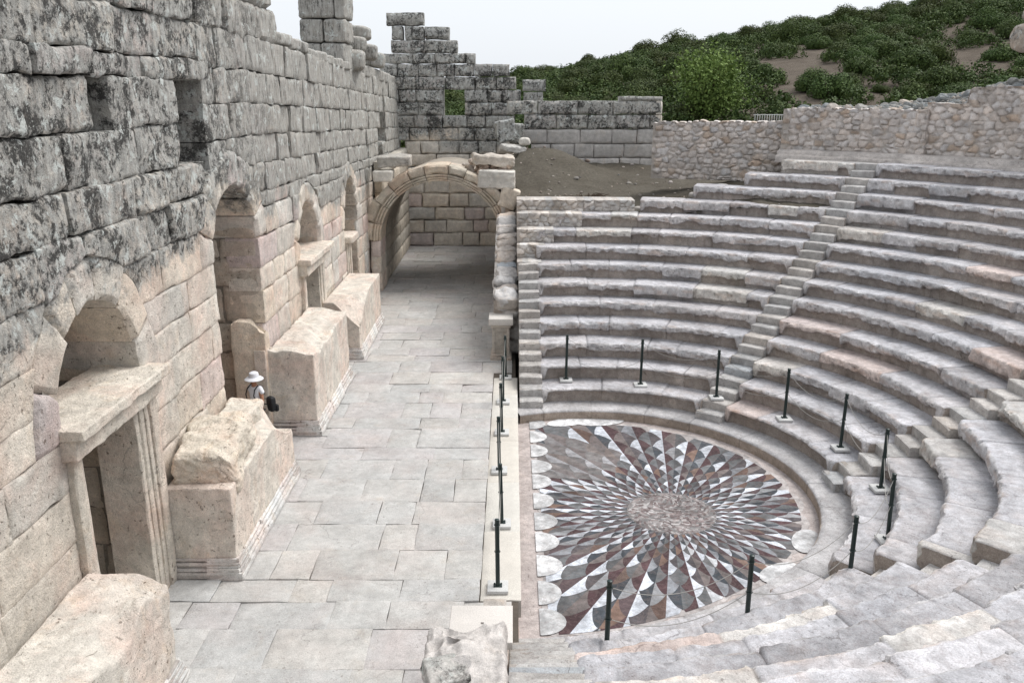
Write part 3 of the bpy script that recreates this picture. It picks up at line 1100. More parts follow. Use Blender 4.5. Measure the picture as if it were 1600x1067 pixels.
# stairs at both ends, along the stage
for far in (True, False):
    st = thing('stairway', 'stair beside the parapet at the far end of the stage, below the soil mound' if far else 'stair at the near end of the stage, beside the rough corner block', 'stairs', (0.47, 21.6 if far else 11.2, -0.26), GST)
    nn = 7 if far else 8
    xs0 = XS0 if far else -0.03
    for n in range(nn):
        for half in (0, 1):
            z = (zn(n) - 0.207) if half == 0 else zn(n)
            th_ = th_at_x(rn(n), 0.5, far)
            yb = float(cav(rn(n), th_)[1])
            y0 = abs(yb - YC) - (0.24 if half == 0 else -0.12)
            y1 = abs(yb - YC) + (0.14 if half == 0 else 0.52)
            sg = 1 if far else -1
            mb = MB()
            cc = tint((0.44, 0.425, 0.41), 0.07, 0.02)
            ya, yb2 = YC + sg * y0, YC + sg * y1
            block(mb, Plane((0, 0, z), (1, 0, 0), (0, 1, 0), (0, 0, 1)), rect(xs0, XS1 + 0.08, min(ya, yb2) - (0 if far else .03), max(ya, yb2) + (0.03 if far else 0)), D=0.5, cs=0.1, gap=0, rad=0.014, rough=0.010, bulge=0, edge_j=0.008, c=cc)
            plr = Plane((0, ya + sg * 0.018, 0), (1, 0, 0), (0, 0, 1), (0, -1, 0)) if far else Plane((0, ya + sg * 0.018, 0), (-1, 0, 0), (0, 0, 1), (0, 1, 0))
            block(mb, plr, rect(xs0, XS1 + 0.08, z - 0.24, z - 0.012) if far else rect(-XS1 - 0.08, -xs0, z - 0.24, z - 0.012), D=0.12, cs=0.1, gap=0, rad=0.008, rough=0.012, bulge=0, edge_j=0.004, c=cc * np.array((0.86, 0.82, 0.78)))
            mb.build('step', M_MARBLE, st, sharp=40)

# ================================================================== stage wall
WX = -5.67
sw = thing('stage_wall', 'tall ruined stage wall of big limestone blocks with arched doorways along the left', 'wall', (WX, 8.0, 0))
plW = Plane((WX, 0, 0), (0, 1, 0), (0, 0, 1), (1, 0, 0))


def warpW(u, v):
    return u, v - 0.030 * np.clip(u - 19, 0, 30) * np.clip(v / 6.0, 0, 1.15)


def wxW(u, v, d):
    zl = np.interp(u, [8, 12, 16, 19, 24, 33, 40], [5.15, 5.25, 5.35, 5.25, 4.75, 4.45, 4.3])
    n = fbm(np.stack([u * 0.9, v * 1.3, u * 0], -1), 4, 77)
    return np.clip(0.5 + (v - zl) * 0.55 + 0.55 * n, 0, 1)


OPEN = [(11.25, 1.22, 3.52, 1.53, 0.60), (17.55, 1.47, 4.60, 1.32, 0.66), (23.85, 1.25, 3.40, 1.55, 0.55), (30.2, 1.22, 3.40, 1.75, 0.55)]
LA = [0, .72, 1.45, 2.15, 2.85, 3.52, 4.05, 4.62, 5.32, 5.95, 6.53, 7.25, 7.97, 8.32, 8.97, 9.72, 10.5]
LB = [0, .95, 1.88, 2.65, 3.40, 3.95, 4.60, 5.25, 5.61, 6.22, 6.85, 7.53, 8.21, 8.95]
mb = MB()
kwW = dict(D=0.75, cs=0.075, gap=0.005, rad=0.013, rough=0.032, bulge=0.0, pj=0.014, wfun=wxW, warp=warpW, edge_j=0.03, nf=2.6)
skipA = [(15.0, 16.6, 6.55, 7.95), (12.1, 12.75, 7.25, 7.95)]
for i in range(len(LA) - 1):
    v0, v1 = LA[i], LA[i + 1]
    kw = dict(kwW)
    if v0 > 5.2:
        kw.update(rough=0.07, rad=0.020, edge_j=0.05, gap=0.007, pj=0.035, D=1.4)
    u1 = 16.08 if v1 < 6.0 else 16.5 + R.uniform(-.25, .35)
    course(mb, plW, 7.4, u1, v0, v1, (0.8, 1.9) if v0 < 6 else (0.9, 2.2), [OPEN[0], (17.55, 1.47, 4.60, 1.32, 0.66)], skipA, **kw) if v1 <= 5.97 else \
        [course(mb, plW, a_, b_, v0, v1, (0.9, 2.2), [OPEN[0]] if v0 < 5.7 else [], [], **kw) for a_, b_ in
         (((7.4, 12.08), (12.62, 15.05)) if abs(v0 - 7.25) < .01 else ((7.4, u1 if not (6.5 < v0 < 7.9) else 15.05),))]
for i in range(len(LB) - 1):
    v0, v1 = LB[i], LB[i + 1]
    kw = dict(kwW)
    if v0 > 4.4:
        kw.update(rough=0.06, rad=0.017, edge_j=0.045, gap=0.007, pj=0.026)
    kw['cs'] = 0.11
    u0 = 16.1 if v1 < 6.0 else 16.62 + R.uniform(-.1, .1)
    if v0 > 5.9: u0 = 16.45
    gapskip = [(37.0 + R.uniform(0, .5), 38.9 + R.uniform(-.3, .4), 5.4, 7.6)]
    if v0 >= 8.2:
        pass
    course(mb, plW, u0, 45.0, v0, v1, (0.7, 1.6), OPEN[1:] if v0 < 6.3 else [], gapskip, **kw)
# higher blocks left of the gap
for (v0, v1, ue) in ((8.85, 9.6, 22.0), (9.6, 10.3, 21.6)):
    kw = dict(kwW); kw.update(rough=0.07, rad=0.06, D=1.4, pj=.03)
    course(mb, plW, 16.6, ue, v0, v1, (0.9, 2.0), [], [], **{k: q for k, q in kw.items() if k != 'warp'})
mb.build('masonry', M_STAGE, sw, sharp=50)
# core behind the facing
mb = MB()
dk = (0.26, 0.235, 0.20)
segs = [(7.4, OPEN[0][0] - OPEN[0][1] - .04)] + [(OPEN[i][0] + OPEN[i][1] + .04, OPEN[i + 1][0] - OPEN[i + 1][1] - .04) for i in range(3)] + [(OPEN[3][0] + OPEN[3][1] + .04, 45.0)]
for a, b in segs:
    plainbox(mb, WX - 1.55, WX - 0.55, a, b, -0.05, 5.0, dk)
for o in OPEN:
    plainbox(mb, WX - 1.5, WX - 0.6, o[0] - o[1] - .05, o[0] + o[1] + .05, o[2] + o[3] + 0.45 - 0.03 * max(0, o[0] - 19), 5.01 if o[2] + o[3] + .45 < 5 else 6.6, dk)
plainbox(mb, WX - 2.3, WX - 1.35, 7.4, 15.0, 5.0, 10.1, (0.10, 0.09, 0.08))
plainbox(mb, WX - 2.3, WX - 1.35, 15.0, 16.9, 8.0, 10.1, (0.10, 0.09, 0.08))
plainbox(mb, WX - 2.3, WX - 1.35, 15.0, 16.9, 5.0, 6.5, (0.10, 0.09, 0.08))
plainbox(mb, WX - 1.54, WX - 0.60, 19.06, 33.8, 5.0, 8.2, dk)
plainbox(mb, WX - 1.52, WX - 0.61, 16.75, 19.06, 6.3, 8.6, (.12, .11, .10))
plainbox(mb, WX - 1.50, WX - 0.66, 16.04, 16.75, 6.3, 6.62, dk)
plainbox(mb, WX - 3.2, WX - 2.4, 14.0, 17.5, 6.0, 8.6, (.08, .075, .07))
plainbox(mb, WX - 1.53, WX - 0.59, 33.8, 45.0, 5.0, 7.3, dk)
for o in OPEN:   # haunches beside each arch
    pass
mb.build('wall_core', M_STAGE, sw, sharp=30)
# rounded worn tops of the wall
mb = MB()
def top_blocks(u0, u1, z, xs=(-1.55, 0.02), hh=0.32, w_=0.9):
    u = u0
    while u < u1 - 0.2:
        l = min(R.uniform(0.8, 1.6), u1 - u)
        zz = z - 0.030 * max(0, u - 19) * 1.15
        rough_box(mb, (WX + (xs[0] + xs[1]) / 2 + R.uniform(-.05, .03), u + l / 2, zz), (xs[1] - xs[0], l * 0.98, hh), n=14, p=7, amp=0.06, color=tint(GREY, .1), w=w_)
        u += l
top_blocks(22.0, 25.2, 9.10)
top_blocks(25.2, 34.4, 8.98)
top_blocks(34.6, 44.0, 9.02, hh=.5)
mb.build('wall_top', M_STAGE, sw, sharp=50)

# voussoir arches, reveals
for i, (uc, rx, sp, ry, ring) in enumerate(OPEN):
    mb = MB()
    arch_ring(mb, plW, uc, rx, sp, ry, ring, [7, 9, 8, 8][i], D=1.5, cs=0.09, gap=0.012, rad=0.04, rough=0.035, bulge=0.015, wfun=(lambda u, v, d: np.clip(wxW(u, v, d) - 0.22, 0, 1)), warp=warpW, edge_j=0.03, proud=0.03)
    mb.build('arch', M_STAGE, sw, sharp=50)
    mb = MB()
    yf = uc + rx
    plr = Plane((WX, yf, 0), (-1, 0, 0), (0, 0, 1), (0, -1, 0))
    lv = [0, .7, 1.35, 2.05, 2.75, 3.45, 4.1, 4.75, 5.4] if i != 1 else [0, .62, 1.3, 1.95, 2.65, 3.5, 4.15, 4.6, 5.2]
    for a, b in zip(lv[:-1], lv[1:]):
        if a > sp + ry * 0.75: break
        course(mb, plr, 0.03, 1.7, a, min(b, sp + ry * .93), (0.6, 1.2), D=0.3, cs=0.1, gap=0.012, rad=0.035, rough=0.03, bulge=0.01, edge_j=0.02, c=tint((0.55, 0.48, 0.40), .06, .02),
               wfun=(lambda u, v, d: np.clip(0.18 + 0.5 * fbm(np.stack([u * 1.2, v * 1.2, u * 0 + i], -1), 3, 5), 0, 0.62)),
               warp=(lambda u, v: (u, v - 0.03 * max(0, uc - 19) * np.clip(v / 6, 0, 1.1))))
    pln = Plane((WX, uc - rx, 0), (-1, 0, 0), (0, 0, 1), (0, 1, 0))
    course(mb, pln, 0.03, 1.7, 0, 1.8, (1.7, 1.8), D=0.2, cs=0.2, rad=0.02, rough=0.02)
    course(mb, pln, 0.03, 1.7, 1.8, sp + ry * .5, (1.7, 1.8), D=0.2, cs=0.2, rad=0.02, rough=0.02)
    mb.build('reveal', M_STAGE, sw, sharp=50)
# back of the passage behind the doorways
mb = MB()
plB = Plane((WX - 3.0, 0, 0), (0, 1, 0), (0, 0, 1), (1, 0, 0))
for v0 in np.arange(0, 7.0, 0.7):
    course(mb, plB, 7.5, 45, v0, v0 + 0.7, (0.9, 1.8), D=0.3, cs=0.3, rad=0.04, rough=0.03, wfun=lambda u, v, d: u * 0 + 0.35)
mb.build('rear_wall', M_STAGE, sw)
# upper cross pier standing on the wall, faces the camera
mb = MB()
plT = Plane((0, 30.6, 0), (1, 0, 0), (0, 0, 1), (0, -1, 0))
gw = lambda u, v, d: u * 0 + 0.95
for (v0, v1, xs) in ((8.42, 9.30, (-7.2, -6.45, -5.66)), (9.32, 10.06, (-7.15, -6.35, -5.60)), (10.08, 10.85, (-7.15, -5.95, -5.58))):
    for a, b in zip(xs[:-1], xs[1:]):
        rough_box(mb, ((a + b) / 2, 31.4, (v0 + v1) / 2), (b - a - .02, 1.7, v1 - v0 - .01), n=20, amp=0.06, freq=2.6, rb=.09, color=tint(GREY, .08), w=0.95)
for (x, y_, z, dx, dy, dz) in ((-5.95, 34.2, 9.85, 1.3, 1.4, 0.45), (-6.1, 33.6, 9.40, 1.3, 2.2, 0.55), (-6.0, 36.2, 9.25, 1.2, 1.8, 0.6), (-6.0, 38.2, 9.0, 1.2, 1.5, 0.6), (-6.1, 33.2, 8.85, 1.3, 2.4, .7)):
    rough_box(mb, (x, y_, z), (dx, dy, dz), rot=(0, 0.1, 0.2), n=14, p=6, amp=0.07, color=tint(GREY, .1), w=0.85)
mb.build('upper_pier', M_STAGE, sw, sharp=50)


def moulded(mb, pl, u0, u1, v0, v1, steps, D=0.4, c=None, vert=True):
    """flat band with fascia steps; steps: list of (fraction, projection)"""
    for (f0, f1, pr) in steps:
        if vert:
            a, b, p, q = u0 + (u1 - u0) * f0, u0 + (u1 - u0) * f1, v0, v1
        else:
            a, b, p, q = u0, u1, v0 + (v1 - v0) * f0, v0 + (v1 - v0) * f1
        block(mb, pl, rect(a, b, p, q), D=D, cs=0.10, gap=0.0, rad=0.012, rough=0.014, bulge=0, edge_j=0.006, c=c, proud=pr)


DC = np.array((0.68, 0.625, 0.545))
# first doorway: frame with jambs and projecting lintel
df = MB()
moulded(df, plW, 12.02, 12.60, 0.0, 3.30, [(0, .2, .02), (.2, .4, .05), (.4, .62, .08), (.62, 1, .12)], D=0.62, c=DC)
dfo = df.build('door_frame', M_BLOCK, sw, sharp=40)
mb = MB(); moulded(mb, plW, 10.02, 10.42, 0.0, 3.30, [(0, .4, .10), (.4, .7, .06), (.7, 1, .02)], D=0.62, c=DC)
mb.build('jamb', M_BLOCK, dfo, sharp=40)
mb = MB()
rough_box(mb, (WX - 0.30, 11.3, 3.46), (1.05, 2.75, 0.34), n=56, amp=0.045, freq=3.0, rb=0.03, color=DC * 0.98)
rough_box(mb, (WX - 0.22, 11.28, 3.66), (1.15, 2.80, 0.16), n=56, amp=0.05, freq=3.2, rb=0.03, color=DC * 1.03)
mb.build('lintel', M_BLOCK, dfo, sharp=50)
# central doorway: broken jamb slab
mb = MB()
def cutj(q):
    q = q.copy()
    zc = 0.95 + 0.35 * (q[:, 0] * 0.0) - 0.75 * np.clip(q[:, 0] + 0.05, 0, 1) + 0.12 * vnoise(q * 5 + 3, 4)
    q[:, 2] = np.minimum(q[:, 2], zc + 0.42)
    return q
rough_box(mb, (WX - 0.32, 18.84, 1.38), (0.78, 0.34, 2.80), n=30, p=14, amp=0.03, color=tint(DC * 1.02, .02), cut=cutj)
moulded(mb, plW, 18.62, 19.0, 0.0, 2.1, [(0, .35, .05), (.35, .7, .09), (.7, 1, .13)], D=0.2, c=DC)
mb.build('broken_jamb', M_BLOCK, sw, sharp=40)
# third doorway
df = MB()
moulded(df, plW, 24.55, 25.1, 0.0, 3.05, [(0, .3, .03), (.3, .6, .07), (.6, 1, .11)], D=0.6, c=DC)
dfo = df.build('door_frame', M_BLOCK, sw, sharp=40)
mb = MB(); moulded(mb, plW, 22.55, 23.0, 0.0, 3.05, [(0, .5, .10), (.5, 1, .04)], D=0.6, c=DC); mb.build('jamb', M_BLOCK, dfo, sharp=40)
mb = MB()
rough_box(mb, (WX - 0.25, 23.85, 3.18), (1.0, 3.0, 0.32), n=30, amp=0.04, rb=0.03, color=DC)
rough_box(mb, (WX - 0.18, 23.85, 3.40), (1.1, 3.1, 0.16), n=30, amp=0.04, rb=0.03, color=DC * 1.04)
mb.build('lintel', M_BLOCK, dfo, sharp=50)
# fourth doorway: one jamb with a slab left of it
df = MB()
moulded(df, plW, 29.0, 29.45, 0.0, 2.85, [(0, .3, .04), (.3, .6, .08), (.6, 1, .12)], D=0.6, c=DC)
rough_box(df, (WX - 0.2, 29.6, 2.88), (0.9, 1.3, 0.26), n=14, p=9, amp=0.04, color=DC * 1.05)
rough_box(df, (WX - 0.75, 29.95, 1.4), (0.5, 1.0, 2.8), n=14, p=12, amp=0.03, color=DC * .98)
df.build('door_frame', M_BLOCK, sw, sharp=40)

# ------------------------------------------------------------------ podium pedestals
def pedestal(label, y0, y1, top, x1=-4.55, cut=None, hole=False, broken=0.0, upper=None):
    t = thing('podium_pedestal', label, 'pedestal', ((WX + x1) / 2, (y0 + y1) / 2, 0), 'podium pedestals along the stage wall')
    x0 = WX + 0.06
    xm = x1 + 0.10
    L = y1 - y0
    # plinth and moulding, front side (+X) and both ends
    prof = [(0.0, 0.13, 0.105), (0.13, 0.20, 0.085), (0.20, 0.29, 0.06), (0.29, 0.36, 0.035)]
    mb = MB()
    nz = 3 if L > 3 else 2
    cuts = np.linspace(y0, y1, nz + 1)
    for (z0, z1, pj) in prof:
        for a, b in zip(cuts[:-1], cuts[1:]):
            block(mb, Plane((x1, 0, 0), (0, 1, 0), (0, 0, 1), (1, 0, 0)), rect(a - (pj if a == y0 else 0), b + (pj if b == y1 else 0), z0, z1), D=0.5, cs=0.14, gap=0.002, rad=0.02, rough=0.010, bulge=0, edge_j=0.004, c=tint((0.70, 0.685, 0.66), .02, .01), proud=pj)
        for yy, n_, s_ in ((y0, -1, 1), (y1, 1, -1)):
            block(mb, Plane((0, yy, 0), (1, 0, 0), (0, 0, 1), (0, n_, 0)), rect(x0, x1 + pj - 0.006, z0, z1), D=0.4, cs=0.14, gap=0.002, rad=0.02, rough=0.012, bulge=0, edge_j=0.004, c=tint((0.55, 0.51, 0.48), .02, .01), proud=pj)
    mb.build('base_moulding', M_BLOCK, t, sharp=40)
    # body: one massive worn block
    mb = MB()
    def cf(q):
        q = q.copy()
        if cut is not None:
            q = cut(q)
        return q
    c = tint((0.69, 0.64, 0.57), .02, .01)
    SEED[0] += 1
    rough_box(mb, ((x0 + x1) / 2, (y0 + y1) / 2, (0.34 + top) / 2), (x1 - x0, L, top - 0.34), n=56, amp=0.030, freq=2.2, color=c, cut=cf, rb=0.03)
    mb.build('body', M_BLOCK, t, sharp=50)
    return t


def cut0(q):
    # scooped, broken front edge
    q = q.copy()
    s = sstep(0.15, 0.62, q[:, 0] + 0.35 * vnoise(np.stack([q[:, 1] * 1.1, q[:, 1] * 0, q[:, 0] * 0], -1), 3)) * sstep(0.2, 0.75, q[:, 2] + 0.15)
    q[:, 2] -= s * (0.20 + 0.34 * vnoise(q * 2.0, 9))
    q[:, 0] -= 0.14 * sstep(0.1, 0.6, vnoise(q * 1.6 + 5, 12)) * (q[:, 0] > 0.3)
    q[:, 2] += 0.02 * vnoise(q * 14, 8) * (q[:, 2] > 0.4)
    return q


def cut1(q):
    q = q.copy()
    s = sstep(0.02, 0.42, q[:, 0] + 0.25 * (q[:, 1] - 1.0) + 0.15 * vnoise(q * 1.5 + 8, 3)) * sstep(0.4, 1.9, q[:, 1]) * (q[:, 2] > 0.0)
    q[:, 2] -= s * (q[:, 2] + 0.1) * 0.75
    q[:, 2] += 0.015 * vnoise(q * 9, 8) * (q[:, 2] > 0.3)
    return q


def cut2(q):
    q = q.copy()
    s = sstep(0.1, 0.55, q[:, 0] + 0.3 * vnoise(q * 1.3 + 3, 3)) * (q[:, 2] > 0.3)
    q[:, 2] -= s * (0.16 + 0.12 * vnoise(q * 2.1, 9))
    q[:, 2] += 0.03 * vnoise(q * 6, 8) * (q[:, 2] > 0.3)
    return q


def cut3(q):
    # slanting break across the near front corner
    q = q.copy()
    lim = 0.80 + 0.45 * (q[:, 1] + 1.2) - 1.1 * (q[:, 0] - 0.1)
    k = (q[:, 2] > lim - 0.6)
    q[:, 2] = np.where(k, np.minimum(q[:, 2], np.maximum(lim + .05 * vnoise(q * 4, 3), -0.1)), q[:, 2])
    return q


pedestal('nearest podium pedestal at lower left with a chipped pitted top', 5.6, 10.0, 1.70, cut=cut0)
p1 = pedestal('podium pedestal right of the first door frame, carrying two rough boulders', 12.62, 16.55, 1.62, cut=cut1)
pedestal('podium pedestal past the middle arch with a broken rough top', 18.78, 22.9, 2.05, cut=cut2)
pedestal('farthest podium pedestal with one corner sheared off at a slant', 24.66, 28.95, 1.75, cut=cut3)

GB = 'broken blocks lying on a pedestal'
mb = MB()
rough_box(mb, (-5.12, 13.62, 1.89), (0.98, 1.60, 0.60), rot=(0.05, -0.08, 0.10), n=56, amp=0.17, freq=1.7, rb=0.10, color=tint((0.68, 0.62, 0.53), .015, .008), cut=lambda q: q - np.array([0, 0, 1]) * (sstep(0.2, .5, q[:, 0]) * sstep(-.1, -.7, q[:, 1]) * 0.22)[:, None])
tag(mb.build('broken_block', M_BLOCK, origin=(-5.12, 13.62, 1.6)), 'larger rough boulder on the near end of the second pedestal', 'boulder', GB)
mb = MB()
rough_box(mb, (-5.28, 15.25, 1.70), (0.66, 1.75, 0.44), rot=(0, 0.03, 0.02), n=56, amp=0.13, rb=0.08, freq=1.6, color=tint((0.69, 0.635, 0.55), .015, .008))
tag(mb.build('broken_block', M_BLOCK, origin=(-5.12, 15.35, 1.6)), 'flatter rough boulder behind the larger one, beside the person', 'boulder', GB)

# ================================================================== far end: arch, back wall, side walls
YA = 33.7
ar = thing('stone_arch', 'wide round stone arch over the passage at the far end of the stage', 'arch', (-2.75, YA, 0))
plA = Plane((0, YA, 0), (1, 0, 0), (0, 0, 1), (0, -1, 0))
AU, ARX, ASP, ARY = -2.82, 2.38, 2.05, 2.32
vn_ = 11
cuts = np.array([0.0] + list(np.cumsum([R.uniform(.8, 1.2) for _ in range(vn_)])))
cuts = cuts / cuts[-1] * pi
for i in range(vn_):
    mb = MB()
    a0, a1 = cuts[i], cuts[i + 1]
    rg_ = R.uniform(0.60, 0.74)
    cc = tint((0.58, 0.51, 0.415), .05, .02)
    for (q0, q1, pj) in ((0.0, 0.14, 0.0), (0.14, 0.30, 0.035), (0.30, 0.44, 0.07), (0.44, 1.0, 0.10)):
        def f(s, t, a0=a0, a1=a1):
            th = pi - (a0 + (a1 - a0) * s)
            k = rg_ * (q0 + (q1 - q0) * t)
            return AU + (ARX + k) * np.cos(th), ASP + (ARY + k) * np.sin(th)
        block(mb, plA, f, D=1.5, cs=0.1, gap=0.006 if q1 < 1 else 0.01, rad=0.02 if q1 < 1 else 0.05, rough=0.02 if q1 < 1 else 0.06, bulge=0, edge_j=0.01, c=cc, proud=pj)
    mb.build('voussoir', M_BLOCK, ar, sharp=40)
# left pier
mb = MB()
for v0, v1 in ((0, .7), (.7, 1.4), (1.4, 2.06)):
    course(mb, plA, -5.62, -5.2, v0, v1, (0.5, 0.6), D=1.4, cs=0.1, rad=0.03, rough=0.025)
mb.build('pier', M_BLOCK, ar)
mb = MB()
for v0, v1 in ((0, .7), (.7, 1.4), (1.4, 2.06)):
    course(mb, plA, -0.46, 0.22, v0, v1, (0.7, 0.8), D=1.2, cs=0.1, rad=0.03, rough=0.03)
course(mb, plA, 0.05, 0.32, 2.06, 3.3, (0.7, 0.8), D=1.0, cs=0.1, rad=0.05, rough=0.05)
mb.build('pier', M_BLOCK, ar)
# vault behind the ring
mb = MB()
th = np.linspace(0, pi, 33)
def vault(y0, y1, k):
    P = np.stack([np.stack([AU + (ARX + k) * np.cos(th), np.full_like(th, yy), ASP + (ARY + k) * np.sin(th)], -1) for yy in np.linspace(y0, y1, 12)])
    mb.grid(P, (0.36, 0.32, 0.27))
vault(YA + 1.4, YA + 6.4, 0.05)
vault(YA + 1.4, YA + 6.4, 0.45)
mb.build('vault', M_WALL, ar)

# passage inner walls
mb = MB()
plP = Plane((-5.25, 0, 0), (0, 1, 0), (0, 0, 1), (1, 0, 0))
for a, b in zip([0, .62, 1.25, 1.85, 2.5, 3.1, 3.75, 4.4], [.62, 1.25, 1.85, 2.5, 3.1, 3.75, 4.4, 5.0]):
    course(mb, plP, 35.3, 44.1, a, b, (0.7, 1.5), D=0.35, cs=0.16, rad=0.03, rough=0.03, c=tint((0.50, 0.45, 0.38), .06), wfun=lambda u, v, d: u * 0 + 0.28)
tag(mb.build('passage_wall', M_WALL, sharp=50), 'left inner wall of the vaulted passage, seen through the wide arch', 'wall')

bw = thing('end_wall', 'dark lichened wall with a small window hole, stepping down behind the wide arch', 'wall', (-2.2, 44.1, 0))
plK = Plane((0, 44.1, 0), (1, 0, 0), (0, 0, 1), (0, -1, 0))
def wxK(u, v, d):
    n = fbm(np.stack([u * 0.7, v * 1.0, u * 0 + 8], -1), 4, 7)
    return np.clip(0.22 + (v - 4.8) * 0.42 + 0.45 * n + 0.3 * sstep(-3, -0.5, u) * sstep(4.2, 5.6, v), 0, 1)
mb = MB()
rowsK = [(10.76, 11.36, -6.1, -4.27), (10.10, 10.74, -5.85, -4.25), (9.50, 10.10, -5.9, -2.66), (9.0, 9.50, -6.3, -1.80), (8.40, 9.0, -6.5, -0.10), (7.78, 8.40, -6.4, 0.22), (7.18, 7.78, -6.5, 0.45), (6.55, 7.18, -6.3, 0.12),
         (5.95, 6.55, -6.4, 0.1), (5.32, 5.95, -6.2, 0.1), (4.68, 5.32, -5.4, 0.1), (4.05, 4.68, -5.4, 0.1), (3.45, 4.05, -5.4, 0.2), (2.72, 3.45, -5.4, 0.2), (2.0, 2.72, -5.4, .2), (1.36, 2.0, -5.4, .2), (.7, 1.36, -5.4, .2), (0, .7, -5.4, .2)]
for i, (v0, v1, a, b) in enumerate(rowsK):
    kw = dict(D=0.75, cs=0.12, gap=0.014, rad=0.05, rough=0.045, bulge=0.015, edge_j=0.03, wfun=wxK)
    if i == 0:
        block(mb, plK, rect(a, b, v0, v1), **{**kw, 'rad': 0.1, 'c': tint(GREY)})
    elif i == 1:
        for a_, b_ in ((-5.85, -5.3), (-5.22, -4.85), (-4.86, -4.3)):
            block(mb, plK, rect(a_, b_, v0, v1), **{**kw, 'c': tint(GREY, .1)})
        block(mb, plK, rect(-4.25, -3.05, 10.12, 10.72), **{**kw, 'rad': 0.1, 'c': tint(GREY, .1)})
    elif v1 < 7.8 and v0 > 6.5:
        course(mb, plK, a, -3.40, v0, v1, (0.8, 1.7), **kw)
        course(mb, plK, -2.36, b, v0, v1, (0.8, 1.7), **kw)
    else:
        course(mb, plK, a, b, v0, v1, (0.75, 1.7), **kw)
for (a, b, v0, v1) in ((0.52, 1.68, 7.70, 8.28), (0.56, 1.55, 7.14, 7.68)):
    block(mb, plK, rect(a, b, v0, v1), D=0.7, cs=0.12, gap=0.01, rad=0.06, rough=0.045, wfun=wxK, c=tint(GREY))
mb.build('masonry', M_WALL, bw, sharp=50)
mb = MB()
plainbox(mb, -5.45, 0.15, 44.72, 45.3, -0.1, 6.5, dk, 0.6)
plainbox(mb, -6.2, -3.42, 44.72, 45.29, 6.5, 8.9, dk, 0.6)
plainbox(mb, -2.33, -0.25, 44.72, 45.28, 6.5, 8.3, dk, 0.6)
mb.build('wall_core', M_WALL, bw)

lw = thing('ashlar_wall', 'low wall of squared blocks, black with lichen above and pale below, above the soil mound', 'wall', (3.6, 41.0, 4.2))
plL = Plane((0, 41.0, 0), (1, 0, 0), (0, 0, 1), (0, -1, 0))
mb = MB()
for (v0, v1, a, b, wv) in ((6.68, 7.30, -0.25, 6.95, 1.0), (6.02, 6.68, 0.55, 6.95, 0.85), (5.36, 6.02, 0.45, 6.95, 0.25), (4.72, 5.36, 0.9, 6.95, 0.0), (4.05, 4.72, 0.9, 6.95, 0.0), (3.4, 4.05, 0.9, 6.95, 0.0)):
    course(mb, plL, a, b, v0, v1, (0.9, 1.7) if v0 < 6.6 else (1.2, 2.2), D=0.8, cs=0.13, gap=0.014, rad=0.05 if wv > .5 else .03, rough=0.045 if wv > .5 else 0.02, bulge=0.01, edge_j=0.02,
           c=tint((0.47, 0.45, 0.43), .05) if wv < .5 else None, wfun=lambda u, v, d: np.clip(u * 0 + wv * 1.05 - 0.05 + 0.25 * vnoise(np.stack([u, v, u * 0], -1), 5), 0, 1))
block(mb, plL, rect(4.95, 6.96, 7.28, 7.50), D=0.9, cs=0.13, rad=0.05, rough=0.04, c=tint((0.5, .49, .46)), wfun=lambda u, v, d: u * 0 + 0.55)
mb.build('masonry', M_WALL, lw, sharp=50)
mb = MB()
plS = Plane((6.95, 0, 0), (0, 1, 0), (0, 0, 1), (1, 0, 0))
for v0, v1 in ((3.4, 4.72), (4.72, 5.36), (5.36, 6.02), (6.02, 6.68), (6.68, 7.3)):
    course(mb, plS, 41.0, 41.8, v0, v1, (0.7, 0.8), D=0.3, cs=0.15, rad=0.03)
mb.build('wall_end', M_WALL, lw)

# loose stones round the arch
GL = 'loose blocks on top of the arch'
def loose(label, c, dims, rot=(0, 0, 0), color=CREAM, w_=0.1, p=7, amp=0.06, name='loose_block', n=20, mat=None, cat='block', grp=GL):
    mb = MB()
    rough_box(mb, c, dims, rot, n=n, p=p, amp=amp, freq=2.6, color=tint(color, .04), w=w_, rb=(0.07 if p >= 5 else None))
    return tag(mb.build(name, mat or M_WALL, origin=(c[0], c[1], c[2] - dims[2] / 2)), label, cat, grp)
loose('long grey slab lying level at the left shoulder of the wide arch', (-4.62, 34.35, 5.10), (1.35, 0.9, 0.42), rot=(0.03, -0.03, .06), color=(0.45, .41, .36), w_=0.35, amp=.09)
loose('small pale block wedged under the slab left of the arch', (-5.02, 34.0, 4.56), (0.78, 0.7, 0.42), color=CREAM, w_=0.0)
loose('long pale slab lying at the right shoulder of the wide arch', (-0.72, 34.5, 5.12), (1.6, 0.8, 0.40), rot=(0.05, 0.06, 0.12), color=(0.50, .47, .43), w_=0.25, amp=.13)
loose('big grey block resting on the right haunch of the arch', (-0.60, 33.95, 4.45), (1.45, 0.8, 0.68), rot=(0, .04, 0), color=GREY, w_=0.12, amp=.08)
loose('cream wedge block under the grey one at the arch foot', (-0.12, 33.9, 3.72), (0.72, 0.7, 0.80), rot=(0, 0.35, 0), color=CREAM, w_=0.0)
loose('whitish block tilted against the end of the dark wall', (-0.30, 39.6, 6.02), (0.85, 0.8, 0.92), rot=(0, -0.18, 0.1), color=(0.5, .5, .48), w_=0.62, p=5, amp=.09, grp=None)
loose('dark block squeezed between the tilted block and the wall', (0.22, 40.4, 5.85), (0.6, 0.7, 0.9), rot=(0, 0.1, 0), color=GREY, w_=0.9, grp=None)
loose('pale flat stone on the soil below the tilted block', (0.05, 38.8, 5.28), (1.0, 0.7, 0.30), rot=(.1, .12, .4), color=(0.55, .52, .48), w_=0.0, amp=.1, p=5, grp=None)
loose('small round cream stone above the flat stone', (0.55, 38.9, 5.58), (0.5, 0.4, 0.36), color=CREAM, w_=0.0, p=3, grp=None)
